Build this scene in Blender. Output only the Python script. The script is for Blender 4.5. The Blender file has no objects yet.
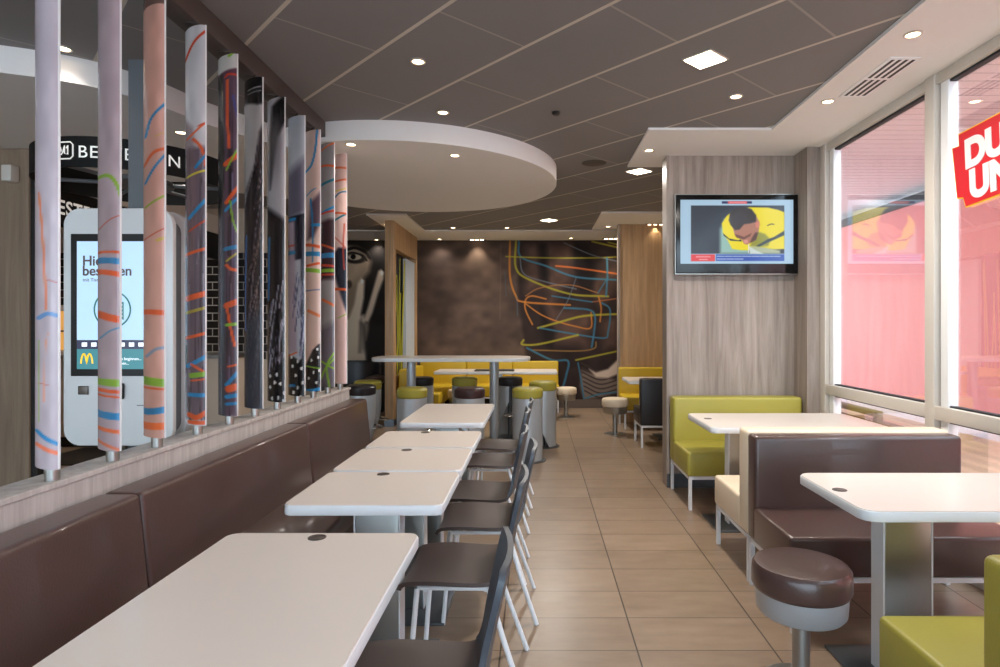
import bpy, bmesh, math, random
import numpy as np
from mathutils import Vector, Matrix
random.seed(4)
PI = math.pi
SC = bpy.context.scene
COL = SC.collection

# ---------------------------------------------------------------- camera
EYE = 1.42; F = 615.0; CX = 537.0; CY = 327.0       # photo frame 1000 x 667
cd = bpy.data.cameras.new('camera'); cam = bpy.data.objects.new('camera', cd); COL.objects.link(cam)
cam.location = (0, 0, EYE); cam.rotation_euler = (PI/2, 0, 0)
cd.sensor_width = 36; cd.lens = F/1000*36
cd.shift_x = (500-CX)/1000; cd.shift_y = -(333.5-CY)/1000
cd.clip_start = .05
SC.camera = cam
# ---------------------------------------------------------------- view, world
vs = SC.view_settings
vs.view_transform = 'Standard'; vs.look = 'None'; vs.gamma = 1; vs.use_curve_mapping = False
vs.exposure = 0.38
w = bpy.data.worlds.new('overcast_sky'); SC.world = w; w.use_nodes = True
bg = w.node_tree.nodes['Background']; bg.inputs[0].default_value = (.66, .84, 1, 1); bg.inputs[1].default_value = 4.6
SUN = bpy.data.lights.new('sun', 'SUN'); SUN.energy = 1.0; SUN.angle = math.radians(8); SUN.color = (1, .96, .9)
so = bpy.data.objects.new('sun', SUN); COL.objects.link(so); so.rotation_euler = (math.radians(38), math.radians(28), 0)
SPOT_W = 17.0

def lin(c):
    return tuple(((v/255)/12.92 if v/255 <= .04045 else ((v/255+.055)/1.055)**2.4) for v in c)

# ---------------------------------------------------------------- materials
MATS = {}
def base_mat(name):
    m = bpy.data.materials.new(name); m.use_nodes = True
    nt = m.node_tree; b = nt.nodes['Principled BSDF']
    MATS[name] = m
    return m, nt, b
def N(nt, t, **k):
    n = nt.nodes.new(t)
    for a, v in k.items(): setattr(n, a, v)
    return n
def mat(name, col, rough=.5, metal=0, noise=.06, scale=6, bump=0, bscale=60, emit=None, spec=.5, coat=0):
    m, nt, b = base_mat(name)
    L = nt.links
    tc = N(nt, 'ShaderNodeTexCoord')
    no = N(nt, 'ShaderNodeTexNoise'); no.inputs['Scale'].default_value = scale; no.inputs['Detail'].default_value = 4
    L.new(tc.outputs['Object'], no.inputs['Vector'])
    mx = N(nt, 'ShaderNodeMix', data_type='RGBA')
    c = lin(col)
    mx.inputs[6].default_value = (*[v*(1-noise) for v in c], 1); mx.inputs[7].default_value = (*[min(1, v*(1+noise)) for v in c], 1)
    L.new(no.outputs[0], mx.inputs[0]); L.new(mx.outputs[2], b.inputs['Base Color'])
    b.inputs['Roughness'].default_value = rough; b.inputs['Metallic'].default_value = metal
    b.inputs['Specular IOR Level'].default_value = spec; b.inputs['Coat Weight'].default_value = coat
    if bump:
        n2 = N(nt, 'ShaderNodeTexNoise'); n2.inputs['Scale'].default_value = bscale; n2.inputs['Detail'].default_value = 3
        L.new(tc.outputs['Object'], n2.inputs['Vector'])
        bp = N(nt, 'ShaderNodeBump'); bp.inputs['Strength'].default_value = bump; bp.inputs['Distance'].default_value = .004
        L.new(n2.outputs[0], bp.inputs['Height']); L.new(bp.outputs[0], b.inputs['Normal'])
    if emit:
        b.inputs['Emission Color'].default_value = (*lin(emit[0]), 1); b.inputs['Emission Strength'].default_value = emit[1]
    return m
def wood(name, c1, c2, rough=.5, axis='z', scale=1.0):
    m, nt, b = base_mat(name); L = nt.links
    tc = N(nt, 'ShaderNodeTexCoord'); mp = N(nt, 'ShaderNodeMapping')
    s = {'z': (14, 14, .9), 'x': (.9, 14, 14), 'y': (14, .9, 14)}[axis]
    mp.inputs['Scale'].default_value = tuple(v*scale for v in s)
    L.new(tc.outputs['Object'], mp.inputs['Vector'])
    n1 = N(nt, 'ShaderNodeTexNoise'); n1.inputs['Scale'].default_value = 1.3; n1.inputs['Detail'].default_value = 8; n1.inputs['Roughness'].default_value = .65
    n1.inputs['Distortion'].default_value = .4
    L.new(mp.outputs[0], n1.inputs['Vector'])
    cr = N(nt, 'ShaderNodeValToRGB'); cr.color_ramp.elements[0].position = .3; cr.color_ramp.elements[1].position = .7
    cr.color_ramp.elements[0].color = (*lin(c1), 1); cr.color_ramp.elements[1].color = (*lin(c2), 1)
    L.new(n1.outputs[0], cr.inputs[0]); L.new(cr.outputs[0], b.inputs['Base Color'])
    b.inputs['Roughness'].default_value = rough
    bp = N(nt, 'ShaderNodeBump'); bp.inputs['Strength'].default_value = .12; bp.inputs['Distance'].default_value = .003
    L.new(n1.outputs[0], bp.inputs['Height']); L.new(bp.outputs[0], b.inputs['Normal'])
    return m
def art_mat(name, rough=.3, emit=0.0, spec=.5):
    m, nt, b = base_mat(name); L = nt.links
    a = N(nt, 'ShaderNodeAttribute', attribute_name='art')
    if emit:
        b.inputs['Base Color'].default_value = (.01, .01, .01, 1)
        L.new(a.outputs['Color'], b.inputs['Emission Color']); b.inputs['Emission Strength'].default_value = emit
    else:
        L.new(a.outputs['Color'], b.inputs['Base Color'])
    b.inputs['Roughness'].default_value = rough; b.inputs['Specular IOR Level'].default_value = spec
    return m
def glass_mat(name, tint=(.97, .99, 1), rough=0.0, refl=1.0):
    m = bpy.data.materials.new(name); m.use_nodes = True; nt = m.node_tree; nt.nodes.clear(); L = nt.links
    o = N(nt, 'ShaderNodeOutputMaterial'); t = N(nt, 'ShaderNodeBsdfTransparent'); g = N(nt, 'ShaderNodeBsdfGlossy')
    t.inputs[0].default_value = (*tint, 1); g.inputs['Roughness'].default_value = rough
    g.inputs[0].default_value = (1, 1, 1, 1)
    fr = N(nt, 'ShaderNodeFresnel'); fr.inputs[0].default_value = 1.5
    mu = N(nt, 'ShaderNodeMath', operation='MULTIPLY'); mu.inputs[1].default_value = refl
    L.new(fr.outputs[0], mu.inputs[0])
    mx = N(nt, 'ShaderNodeMixShader'); L.new(mu.outputs[0], mx.inputs[0]); L.new(t.outputs[0], mx.inputs[1]); L.new(g.outputs[0], mx.inputs[2])
    L.new(mx.outputs[0], o.inputs[0]); MATS[name] = m
    return m

def grid_mask(nt, src, period, offset, width):
    """1 on a line of given width every period along the scalar src"""
    L = nt.links
    a = N(nt, 'ShaderNodeMath', operation='SUBTRACT'); a.inputs[1].default_value = offset - width/2; L.new(src, a.inputs[0])
    d = N(nt, 'ShaderNodeMath', operation='DIVIDE'); d.inputs[1].default_value = period; L.new(a.outputs[0], d.inputs[0])
    f = N(nt, 'ShaderNodeMath', operation='FRACT'); L.new(d.outputs[0], f.inputs[0])
    c = N(nt, 'ShaderNodeMath', operation='LESS_THAN'); c.inputs[1].default_value = width/period; L.new(f.outputs[0], c.inputs[0])
    fl = N(nt, 'ShaderNodeMath', operation='FLOOR'); L.new(d.outputs[0], fl.inputs[0])
    return c.outputs[0], fl.outputs[0]

def floor_mat():
    m, nt, b = base_mat('floor_tile'); L = nt.links
    tc = N(nt, 'ShaderNodeTexCoord'); sp = N(nt, 'ShaderNodeSeparateXYZ'); L.new(tc.outputs['Object'], sp.inputs[0])
    mx_, ix = grid_mask(nt, sp.outputs[0], .6, .44, .007)
    my_, iy = grid_mask(nt, sp.outputs[1], .303, 2.70, .006)
    cb = N(nt, 'ShaderNodeCombineXYZ'); L.new(ix, cb.inputs[0]); L.new(iy, cb.inputs[1])
    wn = N(nt, 'ShaderNodeTexWhiteNoise'); L.new(cb.outputs[0], wn.inputs['Vector'])
    mp = N(nt, 'ShaderNodeMapping'); mp.inputs['Scale'].default_value = (1.6, 5, 1); L.new(tc.outputs['Object'], mp.inputs['Vector'])
    no = N(nt, 'ShaderNodeTexNoise'); no.inputs['Scale'].default_value = 2.2; no.inputs['Detail'].default_value = 7; no.inputs['Roughness'].default_value = .6
    L.new(mp.outputs[0], no.inputs['Vector'])
    ad = N(nt, 'ShaderNodeMath', operation='MULTIPLY_ADD'); ad.inputs[1].default_value = .28; L.new(wn.outputs['Value'], ad.inputs[0]); L.new(no.outputs[0], ad.inputs[2])
    cr = N(nt, 'ShaderNodeValToRGB'); e = cr.color_ramp.elements; e[0].position = .35; e[1].position = .95
    e[0].color = (*lin((129, 109, 91)), 1); e[1].color = (*lin((157, 135, 114)), 1)
    L.new(ad.outputs[0], cr.inputs[0])
    m1 = N(nt, 'ShaderNodeMix', data_type='RGBA'); L.new(my_, m1.inputs[0]); L.new(cr.outputs[0], m1.inputs[6]); m1.inputs[7].default_value = (*lin((92, 76, 62)), 1)
    m2 = N(nt, 'ShaderNodeMix', data_type='RGBA'); L.new(mx_, m2.inputs[0]); L.new(m1.outputs[2], m2.inputs[6]); m2.inputs[7].default_value = (*lin((70, 58, 48)), 1)
    L.new(m2.outputs[2], b.inputs['Base Color'])
    rr = N(nt, 'ShaderNodeMapRange'); rr.inputs[3].default_value = .26; rr.inputs[4].default_value = .42; L.new(no.outputs[0], rr.inputs[0]); L.new(rr.outputs[0], b.inputs['Roughness'])
    return m
def ceiling_mat():
    m, nt, b = base_mat('ceiling_tile'); L = nt.links
    tc = N(nt, 'ShaderNodeTexCoord'); mp = N(nt, 'ShaderNodeMapping', vector_type='POINT')
    sp = N(nt, 'ShaderNodeSeparateXYZ'); L.new(tc.outputs['Object'], sp.inputs[0])
    def dot(a, c):
        p = N(nt, 'ShaderNodeMath', operation='MULTIPLY'); p.inputs[1].default_value = a; L.new(sp.outputs[0], p.inputs[0])
        q = N(nt, 'ShaderNodeMath', operation='MULTIPLY_ADD'); q.inputs[1].default_value = c; L.new(sp.outputs[1], q.inputs[0]); L.new(p.outputs[0], q.inputs[2])
        return q.outputs[0]
    n = dot(.733, .68); t = dot(.68, -.733)
    rows, ir = grid_mask(nt, n, .5685, 2.252, .022)
    # half length shift on every second row
    h = N(nt, 'ShaderNodeMath', operation='MULTIPLY_ADD'); h.inputs[1].default_value = .5*1.21; L.new(ir, h.inputs[0]); L.new(t, h.inputs[2])
    jo, ij = grid_mask(nt, h.outputs[0], 1.21, -1.92, .014)
    no = N(nt, 'ShaderNodeTexNoise'); no.inputs['Scale'].default_value = 1.1; L.new(tc.outputs['Object'], no.inputs['Vector'])
    cr = N(nt, 'ShaderNodeValToRGB'); cr.color_ramp.elements[0].color = (*lin((124, 120, 120)), 1); cr.color_ramp.elements[1].color = (*lin((134, 129, 129)), 1)
    L.new(no.outputs[0], cr.inputs[0])
    m1 = N(nt, 'ShaderNodeMix', data_type='RGBA'); L.new(jo, m1.inputs[0]); L.new(cr.outputs[0], m1.inputs[6]); m1.inputs[7].default_value = (*lin((158, 150, 144)), 1)
    m2 = N(nt, 'ShaderNodeMix', data_type='RGBA'); L.new(rows, m2.inputs[0]); L.new(m1.outputs[2], m2.inputs[6]); m2.inputs[7].default_value = (*lin((196, 186, 174)), 1)
    L.new(m2.outputs[2], b.inputs['Base Color']); b.inputs['Roughness'].default_value = .75
    return m
def brick_mat(name, c, mortar, bw, bh, ms, axis='xz', rough=.3):
    m, nt, b = base_mat(name); L = nt.links
    tc = N(nt, 'ShaderNodeTexCoord'); sp = N(nt, 'ShaderNodeSeparateXYZ'); L.new(tc.outputs['Object'], sp.inputs[0])
    cb = N(nt, 'ShaderNodeCombineXYZ'); L.new(sp.outputs['XYZ'.index(axis[0].upper())], cb.inputs[0]); L.new(sp.outputs['XYZ'.index(axis[1].upper())], cb.inputs[1])
    br = N(nt, 'ShaderNodeTexBrick'); br.inputs['Scale'].default_value = 1; br.inputs['Brick Width'].default_value = bw; br.inputs['Row Height'].default_value = bh
    br.inputs['Mortar Size'].default_value = ms; br.inputs['Color1'].default_value = (*lin(c), 1); br.inputs['Color2'].default_value = (*lin(tuple(v*.85 for v in c)), 1)
    br.inputs['Mortar'].default_value = (*lin(mortar), 1); L.new(cb.outputs[0], br.inputs['Vector'])
    L.new(br.outputs[0], b.inputs['Base Color']); b.inputs['Roughness'].default_value = rough
    return m
def slat_lines_mat():
    m, nt, b = base_mat('canopy_slats'); L = nt.links
    tc = N(nt, 'ShaderNodeTexCoord'); sp = N(nt, 'ShaderNodeSeparateXYZ'); L.new(tc.outputs['Object'], sp.inputs[0])
    k, _ = grid_mask(nt, sp.outputs[1], .2, 0, .02)
    m1 = N(nt, 'ShaderNodeMix', data_type='RGBA'); L.new(k, m1.inputs[0]); m1.inputs[6].default_value = (*lin((226, 206, 204)), 1); m1.inputs[7].default_value = (*lin((170, 148, 148)), 1)
    L.new(m1.outputs[2], b.inputs['Base Color'])
    return m

floor_mat(); ceiling_mat(); slat_lines_mat()
brick_mat('black_tile', (26, 24, 24), (170, 165, 158), .2, .1, .006)
brick_mat('paving', (214, 180, 150), (190, 158, 130), 1.2, .14, .006, 'yx', .8)
mat('white_soffit', (234, 230, 226), .8, noise=.02)
mat('cream_frame', (206, 198, 188), .45, noise=.02)
mat('white_frame', (240, 240, 240), .4, noise=.01)
mat('gasket', (40, 42, 46), .6)
wood('grey_wood', (122, 108, 98), (168, 154, 143))
wood('light_wood', (168, 162, 156), (206, 201, 196), scale=1.6)
wood('warm_wood', (158, 122, 84), (196, 160, 120))
wood('brown_wood', (120, 100, 82), (152, 130, 108))
wood('bent_wood', (92, 72, 48), (118, 94, 66), axis='y')
mat('brown_leather', (80, 59, 54), .3, noise=.08, bump=.2, bscale=160, coat=.25)
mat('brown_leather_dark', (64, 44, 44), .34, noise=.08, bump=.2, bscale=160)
mat('green_leather', (162, 152, 62), .4, noise=.05, bump=.2, bscale=160)
mat('yellow_leather', (196, 164, 30), .45, noise=.05, bump=.2, bscale=160)
mat('cream_leather', (226, 208, 182), .45, noise=.03, bump=.2, bscale=160)
mat('black_leather', (34, 30, 32), .35, noise=.08, bump=.2, bscale=160)
mat('laminate_top', (226, 215, 205), .3, noise=.015, coat=.2)
mat('laminate_edge', (222, 224, 226), .35, noise=.01)
mat('white_metal', (226, 228, 230), .35, noise=.01)
mat('grey_shell', (176, 180, 184), .32, metal=.35, noise=.02)
mat('steel', (168, 168, 164), .3, metal=.9, noise=.03)
mat('dark_steel', (96, 100, 104), .3, metal=.6)
mat('chrome', (215, 215, 215), .12, metal=1, noise=.01)
mat('plywood_brown', (78, 66, 62), .38, noise=.06)
mat('plywood_edge', (66, 72, 80), .4)
mat('disc', (92, 84, 78), .35, metal=.6)
mat('beam_brown', (80, 71, 66), .6, noise=.03)
mat('black_paint', (22, 21, 21), .45)
mat('sign_black', (14, 13, 13), .6, spec=.2)
mat('sign_white', (236, 236, 232), .5, emit=((255, 250, 240), .25))
mat('white_plastic', (226, 226, 224), .3, noise=.01, coat=.3)
mat('grey_plastic', (96, 100, 104), .4)
mat('red_wall', (226, 134, 126), .8, noise=.05, scale=.6)
mat('red_sign', (214, 30, 42), .5, noise=.02)
mat('yellow_rim', (245, 196, 40), .5)
mat('pavement', (214, 214, 214), .9)
mat('cream_wall', (222, 208, 188), .8, noise=.02)
mat('brown_wall', (92, 80, 72), .8, noise=.05)
mat('lens', (255, 240, 214), .4, emit=((255, 226, 186), 9.0))
mat('panel_lens', (255, 246, 230), .4, emit=((255, 238, 212), 7.0))
mat('lamp_ring', (206, 198, 188), .3, metal=.5)
mat('amber', (240, 180, 90), .4, emit=((255, 190, 100), .5))
mat('rod_green', (186, 180, 40), .5)
mat('pale_blue_panel', (196, 204, 214), .4)
art_mat('art_print', .22); art_mat('art_mural', .75, spec=.25); art_mat('art_screen', .2, emit=.72)
glass_mat('window_glass', (.97, .97, .97), 0, .45)
mat('screen_blue', (190, 220, 240), .2, emit=((176, 208, 230), .42))
mat('screen_teal', (58, 120, 126), .2, emit=((52, 120, 128), .6))
mat('screen_dark', (30, 34, 60), .2, emit=((40, 44, 70), .8))
mat('screen_text', (70, 60, 60), .3, emit=((60, 48, 50), .6))
mat('screen_green', (30, 90, 84), .3, emit=((24, 96, 90), .7))
mat('screen_white', (240, 240, 240), .3, emit=((230, 240, 245), .7))
mat('arch_yellow', (240, 190, 40), .3, emit=((240, 200, 40), .6))

# ---------------------------------------------------------------- mesh helpers
def merge(bm, t, M=None):
    if M is not None: bmesh.ops.transform(t, matrix=M, verts=t.verts)
    me = bpy.data.meshes.new('t'); t.to_mesh(me); bm.from_mesh(me); bpy.data.meshes.remove(me); t.free()
def box(bm, x0, x1, y0, y1, z0, z1, bev=0.0, seg=3, M=None):
    t = bmesh.new(); bmesh.ops.create_cube(t, size=1)
    for v in t.verts:
        v.co = Vector((x0+(v.co.x+.5)*(x1-x0), y0+(v.co.y+.5)*(y1-y0), z0+(v.co.z+.5)*(z1-z0)))
    if bev: bmesh.ops.bevel(t, geom=t.edges[:], offset=bev, segments=seg, profile=.5, affect='EDGES')
    merge(bm, t, M)
def prism(bm, pts, z0, z1, bev=0.0, seg=2, M=None):
    t = bmesh.new(); vs_ = [t.verts.new((x, y, z0)) for x, y in pts]; f = t.faces.new(vs_)
    r = bmesh.ops.extrude_face_region(t, geom=[f]); up = [g for g in r['geom'] if isinstance(g, bmesh.types.BMVert)]
    for v in up: v.co.z = z1
    bmesh.ops.recalc_face_normals(t, faces=t.faces[:])
    if bev:
        ed = [e for e in t.edges if abs(e.verts[0].co.z-e.verts[1].co.z) < 1e-6]
        bmesh.ops.bevel(t, geom=ed, offset=bev, segments=seg, profile=.5, affect='EDGES')
    merge(bm, t, M)
def rrect(x0, x1, y0, y1, r, n=6):
    p = []
    for cx, cy, a in ((x1-r, y1-r, 0), (x0+r, y1-r, 90), (x0+r, y0+r, 180), (x1-r, y0+r, 270)):
        for k in range(n+1):
            t = math.radians(a+90*k/n); p.append((cx+r*math.cos(t), cy+r*math.sin(t)))
    return p
def lathe(bm, prof, n=40, c=(0, 0, 0), M=None, cap=True):
    t = bmesh.new(); rings = []
    for r, z in prof:
        rings.append([t.verts.new((c[0]+r*math.cos(2*PI*k/n), c[1]+r*math.sin(2*PI*k/n), c[2]+z)) for k in range(n)])
    for a, b in zip(rings, rings[1:]):
        for k in range(n): t.faces.new((a[k], a[(k+1) % n], b[(k+1) % n], b[k]))
    if cap: t.faces.new(rings[0][::-1]); t.faces.new(rings[-1])
    bmesh.ops.recalc_face_normals(t, faces=t.faces[:])
    merge(bm, t, M)
def catmull(pts, n=8):
    P = [Vector(p) for p in pts]; P = [P[0]*2-P[1]] + P + [P[-1]*2-P[-2]]; out = []
    for i in range(1, len(P)-2):
        for k in range(n):
            t = k/n; a, b, c, d = P[i-1:i+3]
            out.append(.5*((2*b)+(c-a)*t+(2*a-5*b+4*c-d)*t*t+(3*b-a-3*c+d)*t**3))
    out.append(P[-2]); return out
def tube(bm, pts, r, n=10, smooth=False):
    P = catmull(pts) if smooth else [Vector(p) for p in pts]
    t = bmesh.new(); rings = []; prev = None
    for i, p in enumerate(P):
        d = (P[min(i+1, len(P)-1)]-P[max(i-1, 0)]).normalized()
        if prev is None:
            u = d.cross(Vector((0, 0, 1)));  u = d.cross(Vector((1, 0, 0))) if u.length < .1 else u
        else: u = prev - d*prev.dot(d)
        u.normalize(); prev = u; v = d.cross(u)
        rings.append([t.verts.new(p+(u*math.cos(2*PI*k/n)+v*math.sin(2*PI*k/n))*r) for k in range(n)])
    for a, b in zip(rings, rings[1:]):
        for k in range(n): t.faces.new((a[k], a[(k+1) % n], b[(k+1) % n], b[k]))
    t.faces.new(rings[0][::-1]); t.faces.new(rings[-1]); bmesh.ops.recalc_face_normals(t, faces=t.faces[:])
    merge(bm, t)
def obj(name, bm, m, parent=None, world=False, smooth=35, mats=None):
    """links bm as one mesh object; world=True when the shape was written in world coordinates"""
    if world and parent is not None:
        r = parent
        while r.parent: r = r.parent
        bmesh.ops.translate(bm, verts=bm.verts, vec=-Vector(r.location))
    me = bpy.data.meshes.new(name); bm.to_mesh(me); bm.free()
    for k in (mats or [m]): me.materials.append(MATS[k] if isinstance(k, str) else k)
    if smooth:
        for p in me.polygons: p.use_smooth = True
        try: me.set_sharp_from_angle(angle=math.radians(smooth))
        except Exception: pass
    o = bpy.data.objects.new(name, me); COL.objects.link(o)
    if parent is not None: o.parent = parent
    return o
def one(name, m, fn, parent=None, world=False, smooth=35):
    bm = bmesh.new(); fn(bm); return obj(name, bm, m, parent, world, smooth)
def bx(name, m, parent, *a, world=False, bev=.002, seg=2):
    bm = bmesh.new(); box(bm, *a, bev=bev, seg=seg); return obj(name, bm, m, parent, world)
def thing(name, label, cat, loc=(0, 0, 0), rz=0, group=None):
    o = bpy.data.objects.new(name, None); o.empty_display_size = .1; COL.objects.link(o)
    o.location = loc; o.rotation_euler = (0, 0, rz); o['label'] = label; o['category'] = cat
    if group: o['group'] = group
    return o
def tag(o, label, cat, group=None):
    o['label'] = label; o['category'] = cat
    if group: o['group'] = group
    return o
def struct(name, m, fn, parent=None, smooth=0):
    bm = bmesh.new(); fn(bm); o = obj(name, bm, m, parent, smooth=smooth)
    if parent is None: o['kind'] = 'structure'
    return o
def sbox(name, m, *a, bev=0, parent=None): return struct(name, m, lambda bm: box(bm, *a, bev=bev), parent)
def dup(root, loc, rz, label, group=None):
    r = root.copy(); COL.objects.link(r); r.location = loc; r.rotation_euler = (0, 0, rz); r['label'] = label
    if group: r['group'] = group
    for ch in list(root.children):
        c = ch.copy(); COL.objects.link(c); c.parent = r
        for g in ch.children:
            d = g.copy(); COL.objects.link(d); d.parent = c
    return r
def text_bm(s, size, extrude=.001, offset=0, align='LEFT', space=1.0):
    cu = bpy.data.curves.new('lettering', 'FONT'); cu.body = s; cu.size = size; cu.extrude = extrude; cu.offset = offset; cu.align_x = align; cu.space_character = space
    o = bpy.data.objects.new('lettering', cu); COL.objects.link(o)
    dg = bpy.context.evaluated_depsgraph_get(); dg.update()
    me = bpy.data.meshes.new_from_object(o.evaluated_get(dg)); bpy.data.objects.remove(o); bpy.data.curves.remove(cu)
    bm = bmesh.new(); bm.from_mesh(me); bpy.data.meshes.remove(me); return bm

# picture point -> place in the room
def X_(px, Y): return (px-CX)*Y/F
def Z_(py, Y): return EYE+(CY-py)*Y/F

# ---------------------------------------------------------------- painter for printed pictures (mural, blades, screens)
def fillpoly(img, PX, PY, pts, col, soft=0, a=1.0):
    inside = np.zeros(PX.shape, bool); n = len(pts)
    for i in range(n):
        x1, y1 = pts[i]; x2, y2 = pts[(i+1) % n]
        if y1 == y2: continue
        c = ((y1 > PY) != (y2 > PY)) & (PX < (x2-x1)*(PY-y1)/(y2-y1)+x1)
        inside ^= c
    k = inside.astype(float)
    if soft:
        d = np.full(PX.shape, 1e9)
        for i in range(n): d = np.minimum(d, segd(PX, PY, pts[i], pts[(i+1) % n]))
        k = np.where(inside, np.clip(.5+d/soft/2, 0, 1), np.clip(.5-d/soft/2, 0, 1))
    k = (k*a)[..., None]; img[:] = img*(1-k)+np.array(col)*k
def segd(PX, PY, p, q):
    ax, ay = p; bx_, by = q; dx, dy = bx_-ax, by-ay; l = dx*dx+dy*dy+1e-9
    t = np.clip(((PX-ax)*dx+(PY-ay)*dy)/l, 0, 1)
    return np.hypot(PX-ax-t*dx, PY-ay-t*dy)
def stroke(img, PX, PY, pts, w, col, a=1.0, smooth=True):
    P = [(v.x, v.y) for v in catmull([(x, y, 0) for x, y in pts], 6)] if smooth and len(pts) > 2 else pts
    xs = [p[0] for p in P]; ys = [p[1] for p in P]
    sel = (PX > min(xs)-w-1) & (PX < max(xs)+w+1) & (PY > min(ys)-w-1) & (PY < max(ys)+w+1)
    if not sel.any(): return
    X, Y = PX[sel], PY[sel]; d = np.full(X.shape, 1e9)
    for p, q in zip(P, P[1:]): d = np.minimum(d, segd(X, Y, p, q))
    k = (np.clip((w/2+.35-d)/.7, 0, 1)*a)[..., None]
    img[sel] = img[sel]*(1-k)+np.array(col)*k
def dot_(img, PX, PY, x, y, rx, ry, col, soft=.3, a=1.0):
    d = np.hypot((PX-x)/rx, (PY-y)/ry); k = (np.clip((1+soft/2-d)/soft, 0, 1)*a)[..., None]
    img[:] = img*(1-k)+np.array(col)*k
def vnoise(PX, PY, sx, sy, seed):
    r = np.random.RandomState(seed); g = r.rand(64, 64)
    u = PX/sx; v = PY/sy; i = np.floor(u).astype(int); j = np.floor(v).astype(int); fu = u-i; fv = v-j
    fu = fu*fu*(3-2*fu); fv = fv*fv*(3-2*fv); i %= 64; j %= 64; i2 = (i+1) % 64; j2 = (j+1) % 64
    return (g[j, i]*(1-fu)+g[j, i2]*fu)*(1-fv)+(g[j2, i]*(1-fu)+g[j2, i2]*fu)*fv
def to_lin(img):
    c = np.clip(img/255, 0, 1); return np.where(c <= .04045, c/12.92, ((c+.055)/1.055)**2.4)
def set_art(me, img):
    """img: (nverts,3) sRGB 0..255 in vertex order"""
    a = me.color_attributes.new('art', 'FLOAT_COLOR', 'POINT'); c = np.ones((len(me.vertices), 4), np.float32)
    c[:len(img), :3] = to_lin(img); c[len(img):, :3] = .8
    a.data.foreach_set('color', c.ravel())
def sheet(name, m, P, img, parent=None, smooth=True):
    """P (ny,nx,3) points, img (ny,nx,3) colours -> a mesh with a printed picture"""
    ny, nx = P.shape[:2]; me = bpy.data.meshes.new(name)
    idx = np.arange(ny*nx).reshape(ny, nx)
    f = np.stack([idx[:-1, :-1], idx[:-1, 1:], idx[1:, 1:], idx[1:, :-1]], -1).reshape(-1, 4)
    me.from_pydata(P.reshape(-1, 3).tolist(), [], f.tolist()); me.update()
    set_art(me, img.reshape(-1, 3)); me.materials.append(MATS[m])
    if smooth:
        for p in me.polygons: p.use_smooth = True
    o = bpy.data.objects.new(name, me); COL.objects.link(o)
    if parent is not None: o.parent = parent
    return o
OR = (226, 92, 44); BL = (44, 132, 186); GR = (132, 178, 52); YE = (206, 190, 60); RD = (200, 66, 44)

# ================================================================ ROOM SHELL
FAR = 10.8; WX = 2.40; CZ = 2.96; SZ = 2.94
BACK = -3.6; LEFT = -6.6
sbox('floor', 'floor_tile', LEFT, WX+.1, BACK, FAR+.1, -.1, 0)
sbox('ceiling', 'ceiling_tile', LEFT, WX+.1, BACK, FAR+.1, CZ, CZ+.1)
sbox('wall_far', 'brown_wall', LEFT, WX+.1, FAR, FAR+.1, 0, CZ)
sbox('wall_left', 'cream_wall', LEFT-.1, LEFT, BACK, FAR+.1, 0, CZ)
sbox('baseboard_far', 'brown_wall', -3.5, WX, FAR-.02, FAR, 0, .15, bev=.003)
sbox('wall_order', 'cream_wall', LEFT, -3.45, 8.0, 8.12, 0, CZ)
sbox('wall_order_side', 'cream_wall', -3.57, -3.45, 8.12, FAR, 0, CZ)
# white dropped ceiling strips
def soff(bm):
    prism(bm, [(1.81, BACK), (WX+.05, BACK), (WX+.05, FAR), (1.81, FAR), (1.81, 5.85), (.86, 5.85), (.86, 4.75), (1.81, 4.75)], SZ, CZ+.01)
struct('ceiling_window_soffit', 'white_soffit', soff)
struct('ceiling_far_soffit', 'white_soffit', lambda bm: (prism(bm, [(-3.45, 9.75), (-2.32, 9.75), (-2.32, 8.35), (-1.78, 8.35), (-1.78, 9.75), (1.8, 9.75), (1.8, FAR), (-3.45, FAR)], SZ, CZ+.01)))
sbox('ceiling_booth_soffit', 'white_soffit', .86, 1.8, 8.2, 9.6, SZ, CZ+.01)
def blob(bm):
    p = [(-6.5, 3.0), (-5.2, 3.05), (-4.2, 3.1), (-3.5, 3.2), (-2.93, 3.36), (-2.58, 3.55), (-2.38, 3.85), (-2.27, 4.2), (-2.12, 4.48), (-1.98, 4.74)]
    q = [(a.x, a.y) for a in catmull([(x, y, 0) for x, y in p], 5)][:-1]
    for k in range(0, 61):
        t = math.radians(-120+250*k/60); q.append((-1.24+1.43*math.cos(t), 6.0+1.43*math.sin(t)))
    q += [(-2.6, 6.75), (-3.2, 6.3), (-4.2, 6.1), (-6.5, 6.0)]
    prism(bm, q, 2.81, CZ+.01)
struct('ceiling_round_soffit', 'white_soffit', blob, smooth=30)

# TV wall: panelled pier with light edge strip, plinth and the narrow column beside the window
def pier(bm): box(bm, 1.17, 2.28, 5.46, 5.61, 0, SZ+.03, bev=0)
struct('wall_screen', 'grey_wood', pier)
sbox('trim_1', 'grey_wood', 1.147, 1.17, 5.445, 5.625, 0, SZ+.02, bev=.003)
sbox('wall_column', 'grey_wood', 2.28, WX+.1, 5.19, 5.61, 0, SZ+.03)
sbox('baseboard_screen', 'dark_steel', 1.15, 2.28, 5.44, 5.46, 0, .12)
sbox('wall_booth', 'warm_wood', 1.23, WX, 9.1, 9.22, 0, SZ+.02)
sbox('trim_2', 'grey_wood', 1.20, 1.23, 9.09, 9.23, 0, SZ+.02, bev=.003)
# left foreground: low wall under the blades
sbox('wall_low', 'light_wood', -1.69, -1.575, BACK, 5.16, 0, .895)
sbox('trim_3', 'light_wood', -1.70, -1.565, BACK, 5.17, .895, .915, bev=.003)
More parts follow.
